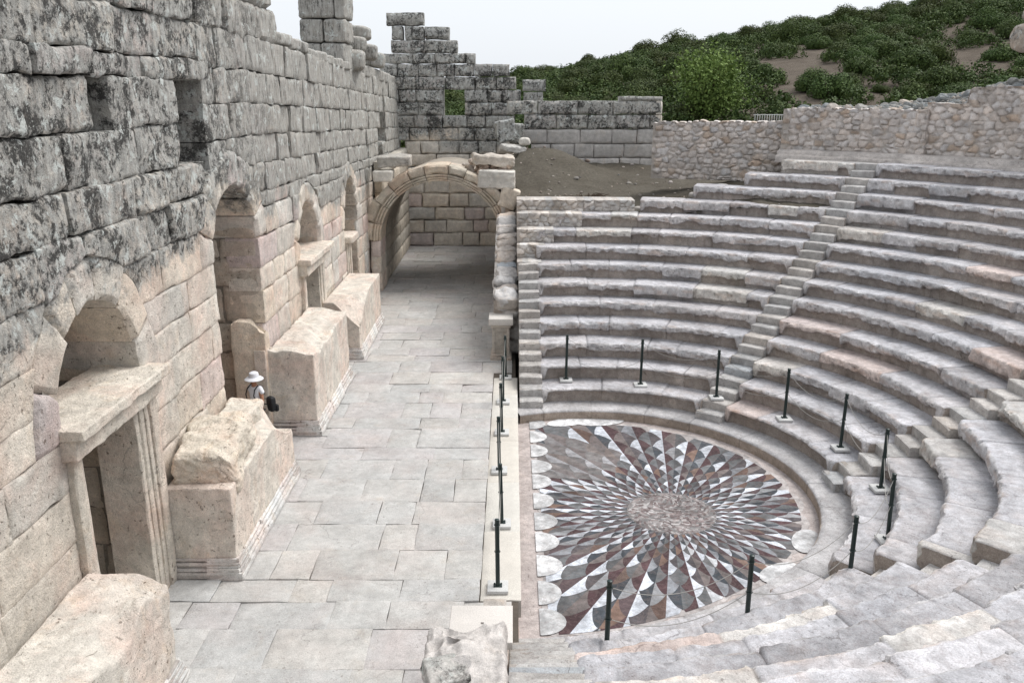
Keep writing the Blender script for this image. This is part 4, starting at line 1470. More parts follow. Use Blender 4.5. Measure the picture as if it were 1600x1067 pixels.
# rubble between arch and slabs
mb = MB()
for k in range(46):
    x = R.uniform(-1.9, 0.0); yy = R.uniform(34.2, 35.6)
    s = R.uniform(0.10, 0.26)
    rough_box(mb, (x, yy, 4.62 + R.uniform(0, .28) + s * .2), (s * 1.4, s, s * .8), rot=(R.random(), R.random(), R.random() * 3), n=3, p=4, amp=s * .2, color=tint((0.5, .44, .38), .12))
kind(mb.build('arch_rubble', M_BLOCK), 'stuff')

# parapet wall from the arch down to the far parapet pedestal
mb = MB()
prof_t = lambda u: np.interp(u, [0, 1.0, 2.2, 3.2, 4.2, 5.6, 7.0, 8.4], [1.7, 1.8, 2.1, 2.35, 2.6, 2.85, 3.0, 3.1])
rubble(mb, lambda u, v, d: np.stack([-0.55 - 0.3 * d, 25.2 + u, v], -1), 8.4, 3.5, cell=0.34, res=0.05, seed=5, top=prof_t, thick=0.74, depth=0.08)
rubble(mb, lambda u, v, d: np.stack([-0.50 + u, 25.25 - d - 0.25 * np.maximum(0, v - 1.1) , v], -1), 0.70, 1.75, cell=0.36, res=0.05, seed=6, depth=0.14)
for k in range(14):
    yy = 25.4 + k * 0.58
    rough_box(mb, (-0.18 + R.uniform(-.04, .04), yy, float(prof_t(np.array(yy - 25.2))) - 0.02), (0.72, R.uniform(.45, .75), R.uniform(.32, .5)), rot=(R.uniform(-.1, .5), R.uniform(-.2, .2), R.uniform(-.3, .3)), n=20, p=4.5, amp=0.13, freq=2.6, color=tint((0.56, .52, .49), .06))
tag(mb.build('parapet_wall', M_RUB, sharp=50), 'rough rubble parapet climbing beside the far stage stair to the arch', 'wall')


def parastas(label, x0, x1, y0, y1, h, capin=0.0):
    t = thing('parapet_pedestal', label, 'pedestal', ((x0 + x1) / 2, (y0 + y1) / 2, 0), 'capped parapet pedestals')
    c = np.array((0.50, 0.455, 0.40))
    mb = MB()
    box(mb, x0 + .05, x1 - .05, y0 + .05, y1, 0.2, h - 0.30, c, 0.01)
    fr = 0.09
    mb2 = mb
    for (a, b, z0, z1) in ((x0 + .055, x0 + .05 + fr, .2, h - .3), (x1 - .05 - fr, x1 - .055, .2, h - .3)):
        box(mb2, a, b, y0 + .025, y0 + .06, z0 + .003, z1 - .003, c * 1.06, 0.006)
    box(mb2, x0 + .05 + fr, x1 - .05 - fr, y0 + .028, y0 + .06, h - .42, h - .304, c * 1.06, .006)
    mb.build('shaft', M_BLOCK, t)
    mb = MB(); box(mb, x0 - .01, x1 + .01, y0 - .02, y1, -0.02, 0.12, c * 1.1, .012); box(mb, x0 + .02, x1 - .02, y0 + .01, y1, 0.118, 0.2, c * 1.1, .02)
    mb.build('base', M_BLOCK, t)
    mb = MB(); box(mb, x0 + .02, x1 - .02, y0 + .02, y1, h - .30, h - .20, c * 1.12, .02); box(mb, x0 - .05, x1 + .05, y0 - .05, y1 + .02, h - .202, h, np.array((0.60, .57, .53)), .012)
    mb.build('cap', M_NEW, t)
parastas('small capped pedestal at the foot of the far stage stair', -0.64, -0.02, 24.52, 25.25, 1.30)
# near one: capped stub and rough corner block
t = thing('parapet_pedestal', 'low pedestal with a clean new flat slab on top, by the nearest post', 'pedestal', (-0.4, 9.6, 0), 'capped parapet pedestals')
mb = MB()
rough_box(mb, (-0.38, 9.75, 0.45), (0.66, 1.15, 1.1), n=20, p=10, amp=0.05, color=tint((0.55, .5, .45), .02))
mb.build('shaft', M_BLOCK, t)
mb = MB(); box(mb, -0.80, 0.01, 9.12, 9.92, 1.14, 1.25, (0.60, 0.565, 0.53), .01)
box(mb, -0.40, -0.36, 9.50, 9.54, 1.2485, 1.2515, (0.16, .14, .13), .001)
mb.build('cap', M_NEW, t)
mb = MB()
def cutc(q):
    q = q.copy()
    q[:, 2] -= (0.10 + 0.16 * vnoise(q * 2.3 + 1, 5) + 0.10 * np.abs(vnoise(q * 6.1, 15))) * (q[:, 2] > 0.5)
    q[:, 0] += 0.12 * sstep(0.0, .5, vnoise(q * 2.0 + 7, 6)) * (q[:, 0] < -.3)
    q[:, 1] -= 0.14 * sstep(-.1, .5, vnoise(q * 2.2 + 17, 6)) * (q[:, 1] > .4)
    return q
rough_box(mb, (-0.55, 8.25, 0.90), (0.93, 1.25, 1.72), n=56, amp=0.11, freq=3.0, rb=0.04, color=tint((0.62, .575, .54), .02, .008), w=0.0, cut=cutc)
rough_box(mb, (-0.62, 8.72, 0.78), (0.70, 0.40, 1.42), n=30, amp=0.10, freq=3.2, rb=0.05, color=tint((0.62, .56, .50), .02, .008), w=0.12, cut=cutc)
rough_box(mb, (-0.72, 8.05, 1.62), (0.48, 0.42, 0.16), rot=(.1, .05, .3), n=20, amp=0.05, freq=5, rb=0.03, color=tint((0.60, .56, .52), .02, .008), w=0.55)
for k in range(4):
    tube(mb, [(-0.12, 8.30 + 0.10 * k, z) for z in np.linspace(-0.2, 1.36, 12)] + [(-0.20, 8.30 + .10 * k, 1.46)], 0.055, 8, (0.52, 0.47, 0.40))
tag(mb.build('corner_block', M_WALL, origin=(-0.55, 8.35, 0)), 'rough broken corner block with a fluted side at the bottom edge', 'block')
# near flank wall under the corner
mb = MB()
rubble(mb, lambda u, v, d: np.stack([-0.10 + d * .5, 6.0 + u, v - 0.7], -1), 4.6, 1.6, cell=0.45, res=0.07, seed=16, thick=0.6, depth=0.08)
tag(mb.build('flank_wall', M_RUB, sharp=50), 'low flank wall between the near stair and the stage paving', 'wall')

# rubble facing that closes the seat rows above the far stair
mb = MB()
for n, x1 in ((6, 0.92), (7, 1.05), (8, 1.35), (9, 2.3), (10, 4.1)):
    y0 = float(cav(rn(n), radians(96))[1]) + (0.35 if n < 8 else 0.08)
    rubble(mb, lambda u, v, d, y0=y0, n=n: np.stack([0.16 + u, y0 - d - 0.012 * u * u, zn(n) - 0.44 + v], -1), x1 - 0.16, 0.46 if n < 10 else 0.40, cell=0.17, res=0.035, seed=20 + n, thick=0.9, depth=0.07)
tag(mb.build('rubble_facing', M_RUB, sharp=50), 'stepped rubble masonry closing the far seat rows beside the arch', 'wall')
# side of the seating bank towards the passage
mb = MB()
rubble(mb, lambda u, v, d: np.stack([-0.42 - d * .3, 33.6 + u, v], -1), 10.5, 4.2, cell=0.4, res=0.1, seed=31, thick=0.5)
tag(mb.build('passage_side_wall', M_RUB), 'right inner wall of the vaulted passage', 'wall')

# ------------------------------------------------------------------ soil mound
gx = np.linspace(-0.5, 14.5, 90); gy = np.linspace(26.5, 43.5, 100)
GX, GY = np.meshgrid(gx, gy, indexing='ij')
rad_ = np.hypot(GX - XC, GY - YC)
Z = 3.62 + (GY - 30.3) * 0.075 + 0.95 * np.exp(-((GX - 0.9) / 1.9) ** 2 - ((GY - 38.8) / 2.8) ** 2) + 0.35 * np.exp(-((GX - 2.6) / 1.5) ** 2 - ((GY - 38.4) / 1.2) ** 2) + np.clip(GX - 4, 0, 4.2) * 0.22 * sstep(36, 31, GY)
Z = Z + 0.10 * fbm(np.stack([GX * 0.9, GY * 0.9, GX * 0], -1), 4, 3) + 0.05 * fbm(np.stack([GX * 4, GY * 4, GX * 0], -1), 3, 5)
cone = 0.14 + 0.414 * (rad_ - 5.016) / 0.737
Z = np.minimum(Z, np.maximum(cone - 0.10, 2.9))
Z = np.minimum(Z, 5.45)
Z = np.where(GX < 0.2, np.minimum(Z, 4.9 - 0.8 * sstep(36, 33, GY)), Z)
mb = MB()
mb.grid(np.stack([GX, GY, Z], -1), mask=(rad_[:-1, :-1] > 12.3) & ((GX[:-1, :-1] > 0.12) | (GY[:-1, :-1] > 34.9)))
kind(mb.build('soil_mound', M_SOIL), 'structure')
def soil_z(x, y):
    i = int(np.clip((x + 0.5) / 15 * 89, 0, 89)); j = int(np.clip((y - 26.5) / 17 * 99, 0, 99))
    return float(Z[i, j])
mb = MB()
for k in range(260):
    x = R.uniform(0.2, 9); yy = R.uniform(29.6, 40.6)
    if hypot(x - XC, yy - YC) < 13.2: continue
    if x > 2.5 and R.random() < .5: continue
    s = R.uniform(0.03, 0.10) if R.random() < .93 else R.uniform(.12, .22)
    rough_box(mb, (x, yy, soil_z(x, yy) + s * .2), (s * 1.4, s, s * .8), rot=(R.random(), 0, R.random() * 3), n=3, p=3, amp=s * .15, color=tint((0.27, .24, .21) if R.random() < .75 else (0.45, .42, .38), .15))
kind(mb.build('soil_pebbles', M_BLOCK), 'stuff')
for k, (x, yy, s) in enumerate(((4.0, 29.9, .36), (4.45, 30.3, .24), (6.9, 30.3, .34), (7.4, 30.5, .38), (6.4, 30.4, .3))):
    loose(['round stone on the soil at the left end of the upper seat rows', 'smaller stone behind the round one at the seat row end', 'left of three pale stones lying along the soil edge by the upper rows', 'biggest of the three pale stones along the soil edge by the upper rows', 'smallest of the pale stones by the upper rows'][k], (x, yy, soil_z(x, yy) + s * .3), (s * 1.3, s, s * .75), (0, 0, k), color=(0.52, .47, .42), w_=0.0, p=3.2, amp=.03, name='loose_stone', cat='stone', n=9, grp='stones lying on the soil mound')
# dry twigs lying on the soil
mb = MB()
for k in range(60):
    x, yy = 3.0 + R.gauss(0, .22), 32.3 + R.gauss(0, .22)
    a = R.random() * 6.3; l = R.uniform(.2, .7); z0 = soil_z(x, yy)
    tube(mb, [(x, yy, z0 + .02), (x + l * .5 * cos(a), yy + l * .5 * sin(a), z0 + R.uniform(.05, .25)), (x + l * cos(a), yy + l * sin(a), z0 + R.uniform(.02, .2))], 0.012, 5, (0.5, 0.5, 0.5))
tag(mb.build('dry_brushwood', M_BARK), 'heap of dry twigs on the bare soil mound', 'brushwood')

# ================================================================== rubble walls behind the top walkway
def ring_wall(name, label, t0, t1, r, z0, ht, seed, topf=None, cell=0.19, res=0.04):
    mb = MB()
    L = abs(radians(t0 - t1)) * r
    def f(u, v, d):
        th = radians(t0) - u / r
        rr_ = r - d
        return np.stack([XC + rr_ * np.cos(th), YC + rr_ * np.sin(th), z0 + v], -1)
    rubble(mb, f, L, ht, cell=cell, res=res, seed=seed, thick=0.7, depth=0.075, top=topf, base=lambda: tint((0.60, 0.55, 0.515) if R.random() < .90 else (0.50, .41, .34), .09, .02))
    a = radians((t0 + t1) / 2)
    return tag(mb.build(name, M_RUB, sharp=50, origin=(XC + r * cos(a), YC + r * sin(a), z0)), label, 'wall', 'rubble walls above the seating')
jag = lambda h, a, s: (lambda u: h + a * vnoise(np.stack([u * 1.7, u * 0 + s, u * 0], -1), 5) - 0.05)
ring_wall('rubble_wall', 'lower left stretch of pale rubble wall right of the squared block wall', 78.2, 61.6, 16.3, 4.6, 2.15, 41, jag(2.1, .05, 1))
ring_wall('rubble_wall', 'middle stretch of pale rubble wall with a level top, above the upper seats', 62.0, 45.4, 16.15, 5.35, 1.90, 42, jag(1.85, .03, 2))
ring_wall('rubble_wall', 'taller stepped stretch of rubble wall at the right edge below the scree', 45.8, 20.0, 16.3, 5.35, 3.2, 43, lambda u: np.interp(u, [0, 1.2, 1.25, 3.3, 3.35, 9], [1.95, 2.0, 2.45, 2.55, 3.05, 3.2]) + 0.06 * vnoise(np.stack([u * 2, u * 0, u * 0], -1), 5))
ring_wall('rubble_wall', 'rubble wall continuing round behind the right seats', 19.8, -30.0, 16.3, 5.35, 3.4, 44, jag(3.3, .08, 4), cell=.34, res=.09)
# moulded footing course at the foot of the walls
mb = MB()
th = np.linspace(radians(62), radians(-40), 400)
L = (th[0] - th) * 15.9
hh = 0.02 * vnoise(np.stack([L * 2, L * 0, L * 0], -1), 3)
prof = [(15.35, 5.40), (15.36, 5.56), (15.40, 5.62), (15.62, 5.64), (15.66, 5.72), (15.72, 5.78), (16.3, 5.80)]
P = np.stack([np.stack([XC + (r + hh) * np.cos(th), YC + (r + hh) * np.sin(th), z + hh * .6], -1) for r, z in prof], 1)
mb.grid(P, (0.50, 0.46, 0.43))
tag(mb.build('footing_course', M_MARBLE), 'moulded pale footing course running along the foot of the rubble walls', 'moulding')

# upper walkway on the near side, behind the camera's feet
mb = MB()
th = np.linspace(radians(58), radians(-125), 160)
rr = np.linspace(14.9, 17.5, 8)
TH, RR = np.meshgrid(th, rr, indexing='ij')
x, yy = cav(RR, TH)
mb.grid(np.stack([x, yy, np.full_like(x, 5.46)], -1), (0.44, 0.40, 0.37))
kind(mb.build('upper_walkway', M_MARBLE), 'structure')

# ================================================================== hill, scree, vegetation
def hill_z(x, y):
    th = np.degrees(np.arctan2(y - YC, x - XC))
    r0_ = np.hypot(x - XC, y - YC)
    wt = np.interp(th, [20, 34, 34.4, 41.5, 41.9, 46, 60.3, 61.7, 66], [8.5, 8.4, 7.85, 7.8, 7.35, 7.22, 7.16, 6.62, 6.5]) - 0.10
    up = 6.6 + np.clip(62 - th, 0, 60) * 0.072
    near = wt + (np.maximum(up, wt) - wt) * sstep(16.6, 20.0, r0_)
    ridge = np.where(x < 60, 8.9 + 0.158 * x, 18.4 + 0.09 * (x - 60)) + 0.5 * vnoise(np.stack([x * 0.045, x * 0, x * 0], -1), 3)
    k = sstep(44, 124, y)
    far = 4.4 + (np.maximum(ridge, 5) - 4.4) * k ** 0.9
    r = np.hypot(x - XC, y - YC)
    nk = sstep(34, 17, r) * sstep(75, 62, th)
    z = far * (1 - nk) + np.maximum(near, far * 0 + near) * nk
    z = np.where(y > 124, ridge - (y - 124) * 0.06, z)
    z = z + 0.5 * fbm(np.stack([x * 0.09, y * 0.09, x * 0], -1), 4, 6) * sstep(20, 40, r)
    return z
hx = np.concatenate([np.arange(-60, 16, 3.0), np.arange(16, 60, 1.2), np.arange(60, 190, 4.0)])
hy = np.concatenate([np.arange(-20, 60, 1.2), np.arange(60, 150, 2.5), np.arange(150, 420, 18)])
HX, HY = np.meshgrid(hx, hy, indexing='ij')
HZ = hill_z(HX, HY)
rr_ = np.hypot(HX - XC, HY - YC)
thd = np.degrees(np.arctan2(HY - YC, HX - XC))
ok = ((rr_ > 20.2) & (thd < 66) & (thd > -60) & (HX > 6)) | (HY > 45.6)
m = ok[:-1, :-1] & ok[1:, :-1] & ok[1:, 1:] & ok[:-1, 1:]
mb = MB()
mb.grid(np.stack([HX, HY, HZ], -1), mask=m)
kind(mb.build('hill', M_HILL), 'structure')

# gravelly slope right behind the rubble walls
TH, RR = np.meshgrid(np.radians(np.linspace(66, 8, 150)), np.linspace(16.45, 23.5, 40), indexing='ij')
x = XC + RR * np.cos(TH); yy = YC + RR * np.sin(TH)
mb = MB()
mb.grid(np.stack([x, yy, hill_z(x, yy) + 0.05 - 0.5 * sstep(21.5, 23.5, RR) + 0.05 * fbm(np.stack([x * 3, yy * 3, x * 0], -1), 3, 8)], -1))
kind(mb.build('gravel_slope', soil_mat('gravel', (0.17, 0.165, 0.155), (0.25, 0.235, 0.215))), 'structure')
# grey scree behind the rubble walls
mb = MB()
for k in range(5200):
    th = radians(R.uniform(14, 64)); r = 16.6 + R.random() ** 1.4 * 5.5
    x, yy = XC + r * cos(th), YC + r * sin(th)
    s = R.uniform(0.05, 0.17) if R.random() < .95 else R.uniform(.2, .34)
    z0 = float(hill_z(np.array(x), np.array(yy)))
    rough_box(mb, (x, yy, z0 + 0.05 + s * .12), (s * 1.4, s, s * .8), rot=(R.random(), R.random(), R.random() * 3), n=3, p=3, amp=s * .2,
              color=tint((0.25, .255, .25) if R.random() < .75 else (0.42, .38, .34), .15))
kind(mb.build('scree', M_RUB, sharp=30), 'stuff')
rk = [((15.75, 26.9, 9.25), (1.5, 1.3, 0.8)), ((16.1, 27.3, 9.95), (1.3, 1.2, 0.6)), ((17.0, 28.2, 9.7), (1.3, 1.2, 1.1))]
for k, (c, d) in enumerate(rk):
    mb = MB()
    rough_box(mb, c, d, rot=(0.1, 0.2 * k, 0.4 * k), n=14, p=5, amp=0.14, color=tint((0.40, .35, .30), .1), w=0.45)
    tag(mb.build('outcrop_rock', M_WALL, origin=c), ['lowest rock of the pile at the top right corner', 'dark slab topmost in the rock pile at the top right corner', 'rock at the back of the pile at the top right corner'][k], 'rock', 'rocks piled at the top right')

# bushes: one mesh per kind, each bush an object of its own
def foliage(seed, n, rx, ry, rz, leaf, lobes=9, dark_in=0.5, gap=0.0):
    rg = np.random.default_rng(seed)
    lc = rg.normal(0, 1, (lobes, 3)); lc /= np.linalg.norm(lc, axis=1)[:, None]
    lc *= np.array([rx, ry, rz]) * 0.55
    lc[:, 2] = np.abs(lc[:, 2]) + rz * 0.25
    lr = rg.uniform(0.34, 0.62, lobes) * min(rx, rz) * 0.95
    k = rg.integers(0, lobes, n)
    d = rg.normal(0, 1, (n, 3)); d /= np.linalg.norm(d, axis=1)[:, None]
    rad = rg.uniform(0.55, 1.05, n) ** 0.6
    p = lc[k] + d * (lr[k] * rad)[:, None]
    p[:, 2] = np.maximum(p[:, 2], 0.05)
    nrm = d + rg.normal(0, 0.33, (n, 3)); nrm /= np.linalg.norm(nrm, axis=1)[:, None]
    a = np.cross(nrm, rg.normal(0, 1, (n, 3))); a /= np.linalg.norm(a, axis=1)[:, None] + 1e-9
    b = np.cross(nrm, a)
    s = leaf * rg.uniform(0.6, 1.4, n)[:, None]
    V = np.stack([p - a * s, p + b * s * 0.6, p + a * s, p - b * s * 0.6], 1).reshape(-1, 3)
    F = np.arange(n * 4).reshape(n, 4)
    tone = np.clip(rg.uniform(0.0, 0.75, n) + 0.3 * rg.random(lobes)[k], 0, 1)
    C = np.repeat(np.stack([tone] * 3, 1), 4, 0)
    return V, F, C


bush_src = []
for s in range(6):
    mb = MB()
    V, F, C = foliage(50 + s, 6500, 1.0, 1.0, R.uniform(.75, 1.1), 0.042, lobes=9 + 2 * s)
    mb.add(V, F, C)
    o = mb.build('bush', M_BUSH, smooth=False)
    tube_mb = MB()
    for q in range(3):
        a = q * 2.1 + s
        tube(tube_mb, [(0, 0, -0.3), (0.1 * cos(a), 0.1 * sin(a), 0.25), (0.32 * cos(a), 0.32 * sin(a), 0.7)], [0.06, 0.045, 0.02], 6, (.5, .5, .5))
    bush_src.append((o, tube_mb))
spots = []
def bare(px, py):
    return False
# visible in the picture: project to decide bare earth patches in the world
def bare_patch(x, y):
    for (cx, cy, rx, ry) in ((26.5, 84, 3.6, 8), (23, 72, 2.0, 6), (32, 93, 3.4, 6), (43, 84, 2.2, 7), (9, 58, 1.6, 2), (20, 60, 1.4, 3)):
        if ((x - cx) / rx) ** 2 + ((y - cy) / ry) ** 2 < 1: return True
    return False
tries = 0
while len(spots) < 292 and tries < 9000:
    tries += 1
    y = 47 + 80 * R.random() ** 0.75
    x = R.uniform(-5 if y > 60 else -2, 0.64 * y + 6) if R.random() < .93 else R.uniform(-9, 0)
    if bare_patch(x, y) and R.random() < .95: continue
    s = R.uniform(0.8, 2.1) * (0.8 + y / 260)
    if y < 62 and 7 < x < 19: continue
    if any(hypot(x - q[0], (y - q[1]) * 0.8) < (s + q[2]) * 0.52 for q in spots): continue
    spots.append((x, y, s))
SCR = [foliage(1000 + q, 230, 1, 1, .85, 0.085, lobes=6) for q in range(7)]
mb = MB()
cnt = 0
while cnt < 2600:
    y = 46.5 + 82 * R.random() ** 0.6
    x = R.uniform(-9, 0.66 * y + 10)
    if (bare_patch(x, y) and R.random() < .93) or (y < 60 and 9 < x < 18): continue
    cnt += 1
    s = R.uniform(0.6, 1.5)
    V, F, C = SCR[cnt % 7]
    V = V * s
    a = R.random() * 6.3
    V = V @ np.array([[cos(a), -sin(a), 0], [sin(a), cos(a), 0], [0, 0, 1]])
    mb.add(V + np.array([x, y, float(hill_z(np.array(x), np.array(y))) - .1]), F, C * R.uniform(.6, 1.3))
kind(mb.build('scrub', M_BUSH, smooth=False), 'stuff')
for i, (x, y, s) in enumerate(spots):
    src, tb = bush_src[i % 6]
    if i < 6:
        o = src
        tb_o = tb.build('stem', M_BARK, o)
    else:
        o = src.copy(); col.objects.link(o)
        for ch in src.children:
            c2 = ch.copy(); col.objects.link(c2); c2.parent = o
    o.location = (x, y, float(hill_z(np.array(x), np.array(y))) - 0.15)
    o.scale = (s, s * R.uniform(.9, 1.1), s * R.uniform(.75, 1.0))
    o.rotation_euler = (0, 0, R.random() * 6.3)
    tag(o, 'round dark green bush among the scrub on the hillside', 'bush', 'bushes on the hillside')

# the lighter leafy tree behind the block wall
tx, ty = 13.6, 62.0
tz = float(hill_z(np.array(tx), np.array(ty))) - 0.2
tr = thing('leafy_tree', 'bright green loose leafy tree rising behind the low walls, in front of the hill', 'tree', (tx, ty, tz))
mb = MB()
rg = np.random.default_rng(9)
tips = []
for k in range(11):
    a = k * 2.4; sp_ = rg.uniform(0.6, 2.6); h = rg.uniform(2.8, 5.2) - 0.45 * sp_
    pts = [(tx + sp_ * q ** 1.5 * cos(a), ty + sp_ * q ** 1.5 * sin(a), tz + h * q) for q in np.linspace(0, 1, 7)]
    tube(mb, pts, np.linspace(0.09, 0.015, 7), 6, (.5, .5, .5))
    tips += pts[2:]
mb.build('trunk', M_BARK, tr)
mb = MB()
for (x, y, z) in tips:
    n = 170
    d = rg.normal(0, 1, (n, 3)) * np.array([0.62, 0.62, 0.5])
    p = np.array([x, y, z + 0.15]) + d
    nrm = rg.normal(0, 1, (n, 3)); nrm /= np.linalg.norm(nrm, axis=1)[:, None]
    a = np.cross(nrm, rg.normal(0, 1, (n, 3))); a /= np.linalg.norm(a, axis=1)[:, None]
    b = np.cross(nrm, a); s = 0.12 * rg.uniform(.6, 1.3, n)[:, None]
    tone = np.clip(rg.uniform(0, .6, n) + rg.uniform(0, .4), 0, 1)
    mb.add(np.stack([p - a * s, p + b * s * .6, p + a * s, p - b * s * .6], 1).reshape(-1, 3), np.arange(n * 4).reshape(n, 4), np.repeat(np.stack([tone] * 3, 1), 4, 0))
mb.build('crown', M_TREE, tr, smooth=False)

# little white picket fence above the rubble wall
t = thing('picket_fence', 'tiny white picket fence far behind the lower rubble wall', 'fence', (11.2, 36.5, 6.6))
mb = MB()
for k in range(18):
    x = 10.0 + k * 0.10
    box(mb, x, x + .03, 36.5, 36.52, 6.55, 6.80 + R.uniform(-.04, .04), (0.55, .55, .53), .003)
mb.build('picket', M_NEW, t)['kind'] = 'stuff'
mb = MB(); box(mb, 9.95, 11.85, 36.522, 36.54, 6.78, 6.81, (0.7, .7, .68), .003); mb.build('rail', M_NEW, t)

# ================================================================== posts and ropes
PST = []
stage_posts = [(-0.23, 12.25), (-0.19, 14.37), (-0.27, 16.70), (-0.24, 18.80), (-0.23, 20.88), (-0.18, 22.84)]
lab_s = ['nearest post on the stage edge, beside the new flat slab', 'second nearest post along the stage edge', 'third post along the stage edge, beside the mosaic middle', 'fourth post along the stage edge', 'fifth post along the stage edge, last but one before the far stair', 'farthest post on the stage edge, in front of the capped pedestal']
arc = [(94, 5.62), (73, 5.42), (51, 5.40), (30, 5.43), (10, 5.49), (-11, 5.57), (-33, 5.67), (-53, 5.79), (-75, 5.99), (-95, 6.46)]
lab_r = ['leftmost post on the first seat row, near the far stair', 'second post on the far seat row, right of the leftmost one', 'post at the foot of the middle stair', 'post on the seat row right of the middle stair', 'post left of the right hand stair, on the lowest seats', 'post standing just right of the right hand stair foot', 'leaning post low on the right, its slab beside the kerb', 'post in front of the nearest seats by the hidden stair', 'post rising from behind the nearest seats, in front of the white mosaic disc', 'post nearest the camera, rising over the bottom of the mosaic']
def post(x, y, z, h, label, lean):
    t = thing('barrier_post', label, 'post', (x, y, z), 'dark green barrier posts round the orchestra')
    mb = MB(); box(mb, x - .17, x + .17, y - .17, y + .17, z + .002, z + .062, (0.55, .55, .54), .008); mb.build('footing_slab', M_NEW, t)
    mb = MB(); box(mb, x - .07, x + .07, y - .055, y + .055, z + .06, z + .072, (1, 1, 1), .003)
    for sx in (-.055, .055):
        for sy in (-.04, .04):
            lathe(mb, (x + sx, y + sy, z + .072), [(0.001, .016), (.011, .015), (.011, 0)], 6)
    mb.build('base_plate', M_POST, t)
    lx, ly = lean
    top = np.array([x + lx, y + ly, z + h])
    mb = MB()
    tube(mb, [(x, y, z + .07), tuple(np.array([x, y, z + .07]) * .5 + top * .5), tuple(top)], 0.036, 12)
    mb.build('pole', M_POST, t)
    mb = MB()
    lathe(mb, tuple(top - np.array([0, 0, 0.0])), [(0.0365, -.02), (.040, -.005), (.038, .008), (.02, .016), (0.001, .018)], 12)
    mb.build('pole_cap', M_POST, t)
    mb = MB()
    for q in (0.55, 0.93):
        c = np.array([x, y, z]) + (top - np.array([x, y, z])) * q
        th = np.linspace(0, 2 * pi, 11)
        tube(mb, [(c[0] + .046 * cos(a), c[1] + .046 * sin(a), c[2]) for a in th], 0.006, 5, cap=False)
    mb.build('rope_eye', M_POST, t)
    PST.append((np.array([x, y, z]), top))
for k, (x, y) in enumerate(stage_posts):
    post(x, y, 0.014, 1.24, lab_s[k], (R.uniform(-.03, .0), R.uniform(-.02, .02)))
for k, (a, r) in enumerate(arc):
    x, y = XC + r * cos(radians(a)), YC + r * sin(radians(a))
    lean = (R.uniform(-.01, .02), R.uniform(-.02, .02)) if k != 6 else (-0.03, 0.0)
    post(x, y, zn(0) + 0.004, 1.30, lab_r[k], lean)
def rope(a, b, q, label):
    p0 = PST[a][0] + (PST[a][1] - PST[a][0]) * q; p1 = PST[b][0] + (PST[b][1] - PST[b][0]) * q
    tt = np.linspace(0, 1, 20)
    pts = [tuple(p0 * (1 - u) + p1 * u - np.array([0, 0, 0.30 * 4 * u * (1 - u)])) for u in tt]
    mb = MB(); tube(mb, pts, 0.006, 5, (.5, .5, .5))
    tag(mb.build('rope', M_ROPE, origin=pts[0]), label, 'rope', 'thin sagging ropes between the posts')
for a in range(5):
    for q, nm in ((0.93, 'upper'), (0.55, 'lower')):
        rope(a, a + 1, q, nm + ' thin rope on the stage edge between the ' + ['nearest and second', 'second and third', 'third and fourth', 'fourth and fifth', 'fifth and farthest'][a] + ' posts')
for a in range(6, 15):
    for q, nm in ((0.93, 'upper'), (0.55, 'lower')):
        rope(a, a + 1, q, nm + ' thin rope on the seats between the ' + ['leftmost and second', 'second post and the middle stair', 'middle stair and the next post right', 'two posts before the right stair', 'posts either side of the right stair', 'right stair and the leaning post', 'leaning post and the hidden stair', 'hidden stair and the white disc', 'white disc and the nearest row'][a - 6] + (' post' if a != 9 and a != 10 else ''))

# ================================================================== person in the middle doorway
def skin_mat(name, c, **k):
    return simple_mat(name, c, 0.6, 0.3, 0.06, 20)
M_SKIN = skin_mat('skin', (0.42, 0.22, 0.14))
M_WHITE = simple_mat('white_cotton', (0.75, 0.76, 0.80), 0.9, 0.1, 0.05)
M_HAIR = simple_mat('dark_hair', (0.02, 0.015, 0.012), 0.6)
M_TROU = simple_mat('grey_trousers', (0.10, 0.10, 0.11), 0.9)
M_PACK = simple_mat('black_nylon', (0.015, 0.016, 0.018), 0.6)
PX, PY = -5.72, 18.05
PSC = 1.045
per = thing('person', 'person in a white sun hat and white short sleeved top standing in the middle doorway', 'person', (PX, PY, 0))
FA = radians(238)                       # facing
fx, fy = cos(FA), sin(FA)
lx_, ly_ = -fy, fx                      # left hand side
def pw(f, l, z):
    f, l, z = f * PSC, l * PSC, z * PSC
    return (PX + fx * f + lx_ * l, PY + fy * f + ly_ * l, z)


def skin_obj(name, verts, edges, radii, mat, sub=2, parent=None):
    me = bpy.data.meshes.new(name)
    base = np.array(WPOS[parent.name]) if parent else np.zeros(3)
    me.from_pydata([tuple(np.array(v) - base) for v in verts], edges, [])
    me.materials.append(mat)
    o = bpy.data.objects.new(name, me)
    col.objects.link(o)
    o.parent = parent
    me.skin_vertices.new() if hasattr(me.skin_vertices, 'new') and not me.skin_vertices else None
    m = o.modifiers.new('Skin', 'SKIN')
    m.use_smooth_shade = True
    if me.skin_vertices:
        for i, r in enumerate(radii):
            me.skin_vertices[0].data[i].radius = (r, r) if np.isscalar(r) else r
        me.skin_vertices[0].data[0].use_root = True
    s = o.modifiers.new('Sub', 'SUBSURF'); s.levels = sub; s.render_levels = sub
    WPOS[o.name] = tuple(base)
    return o


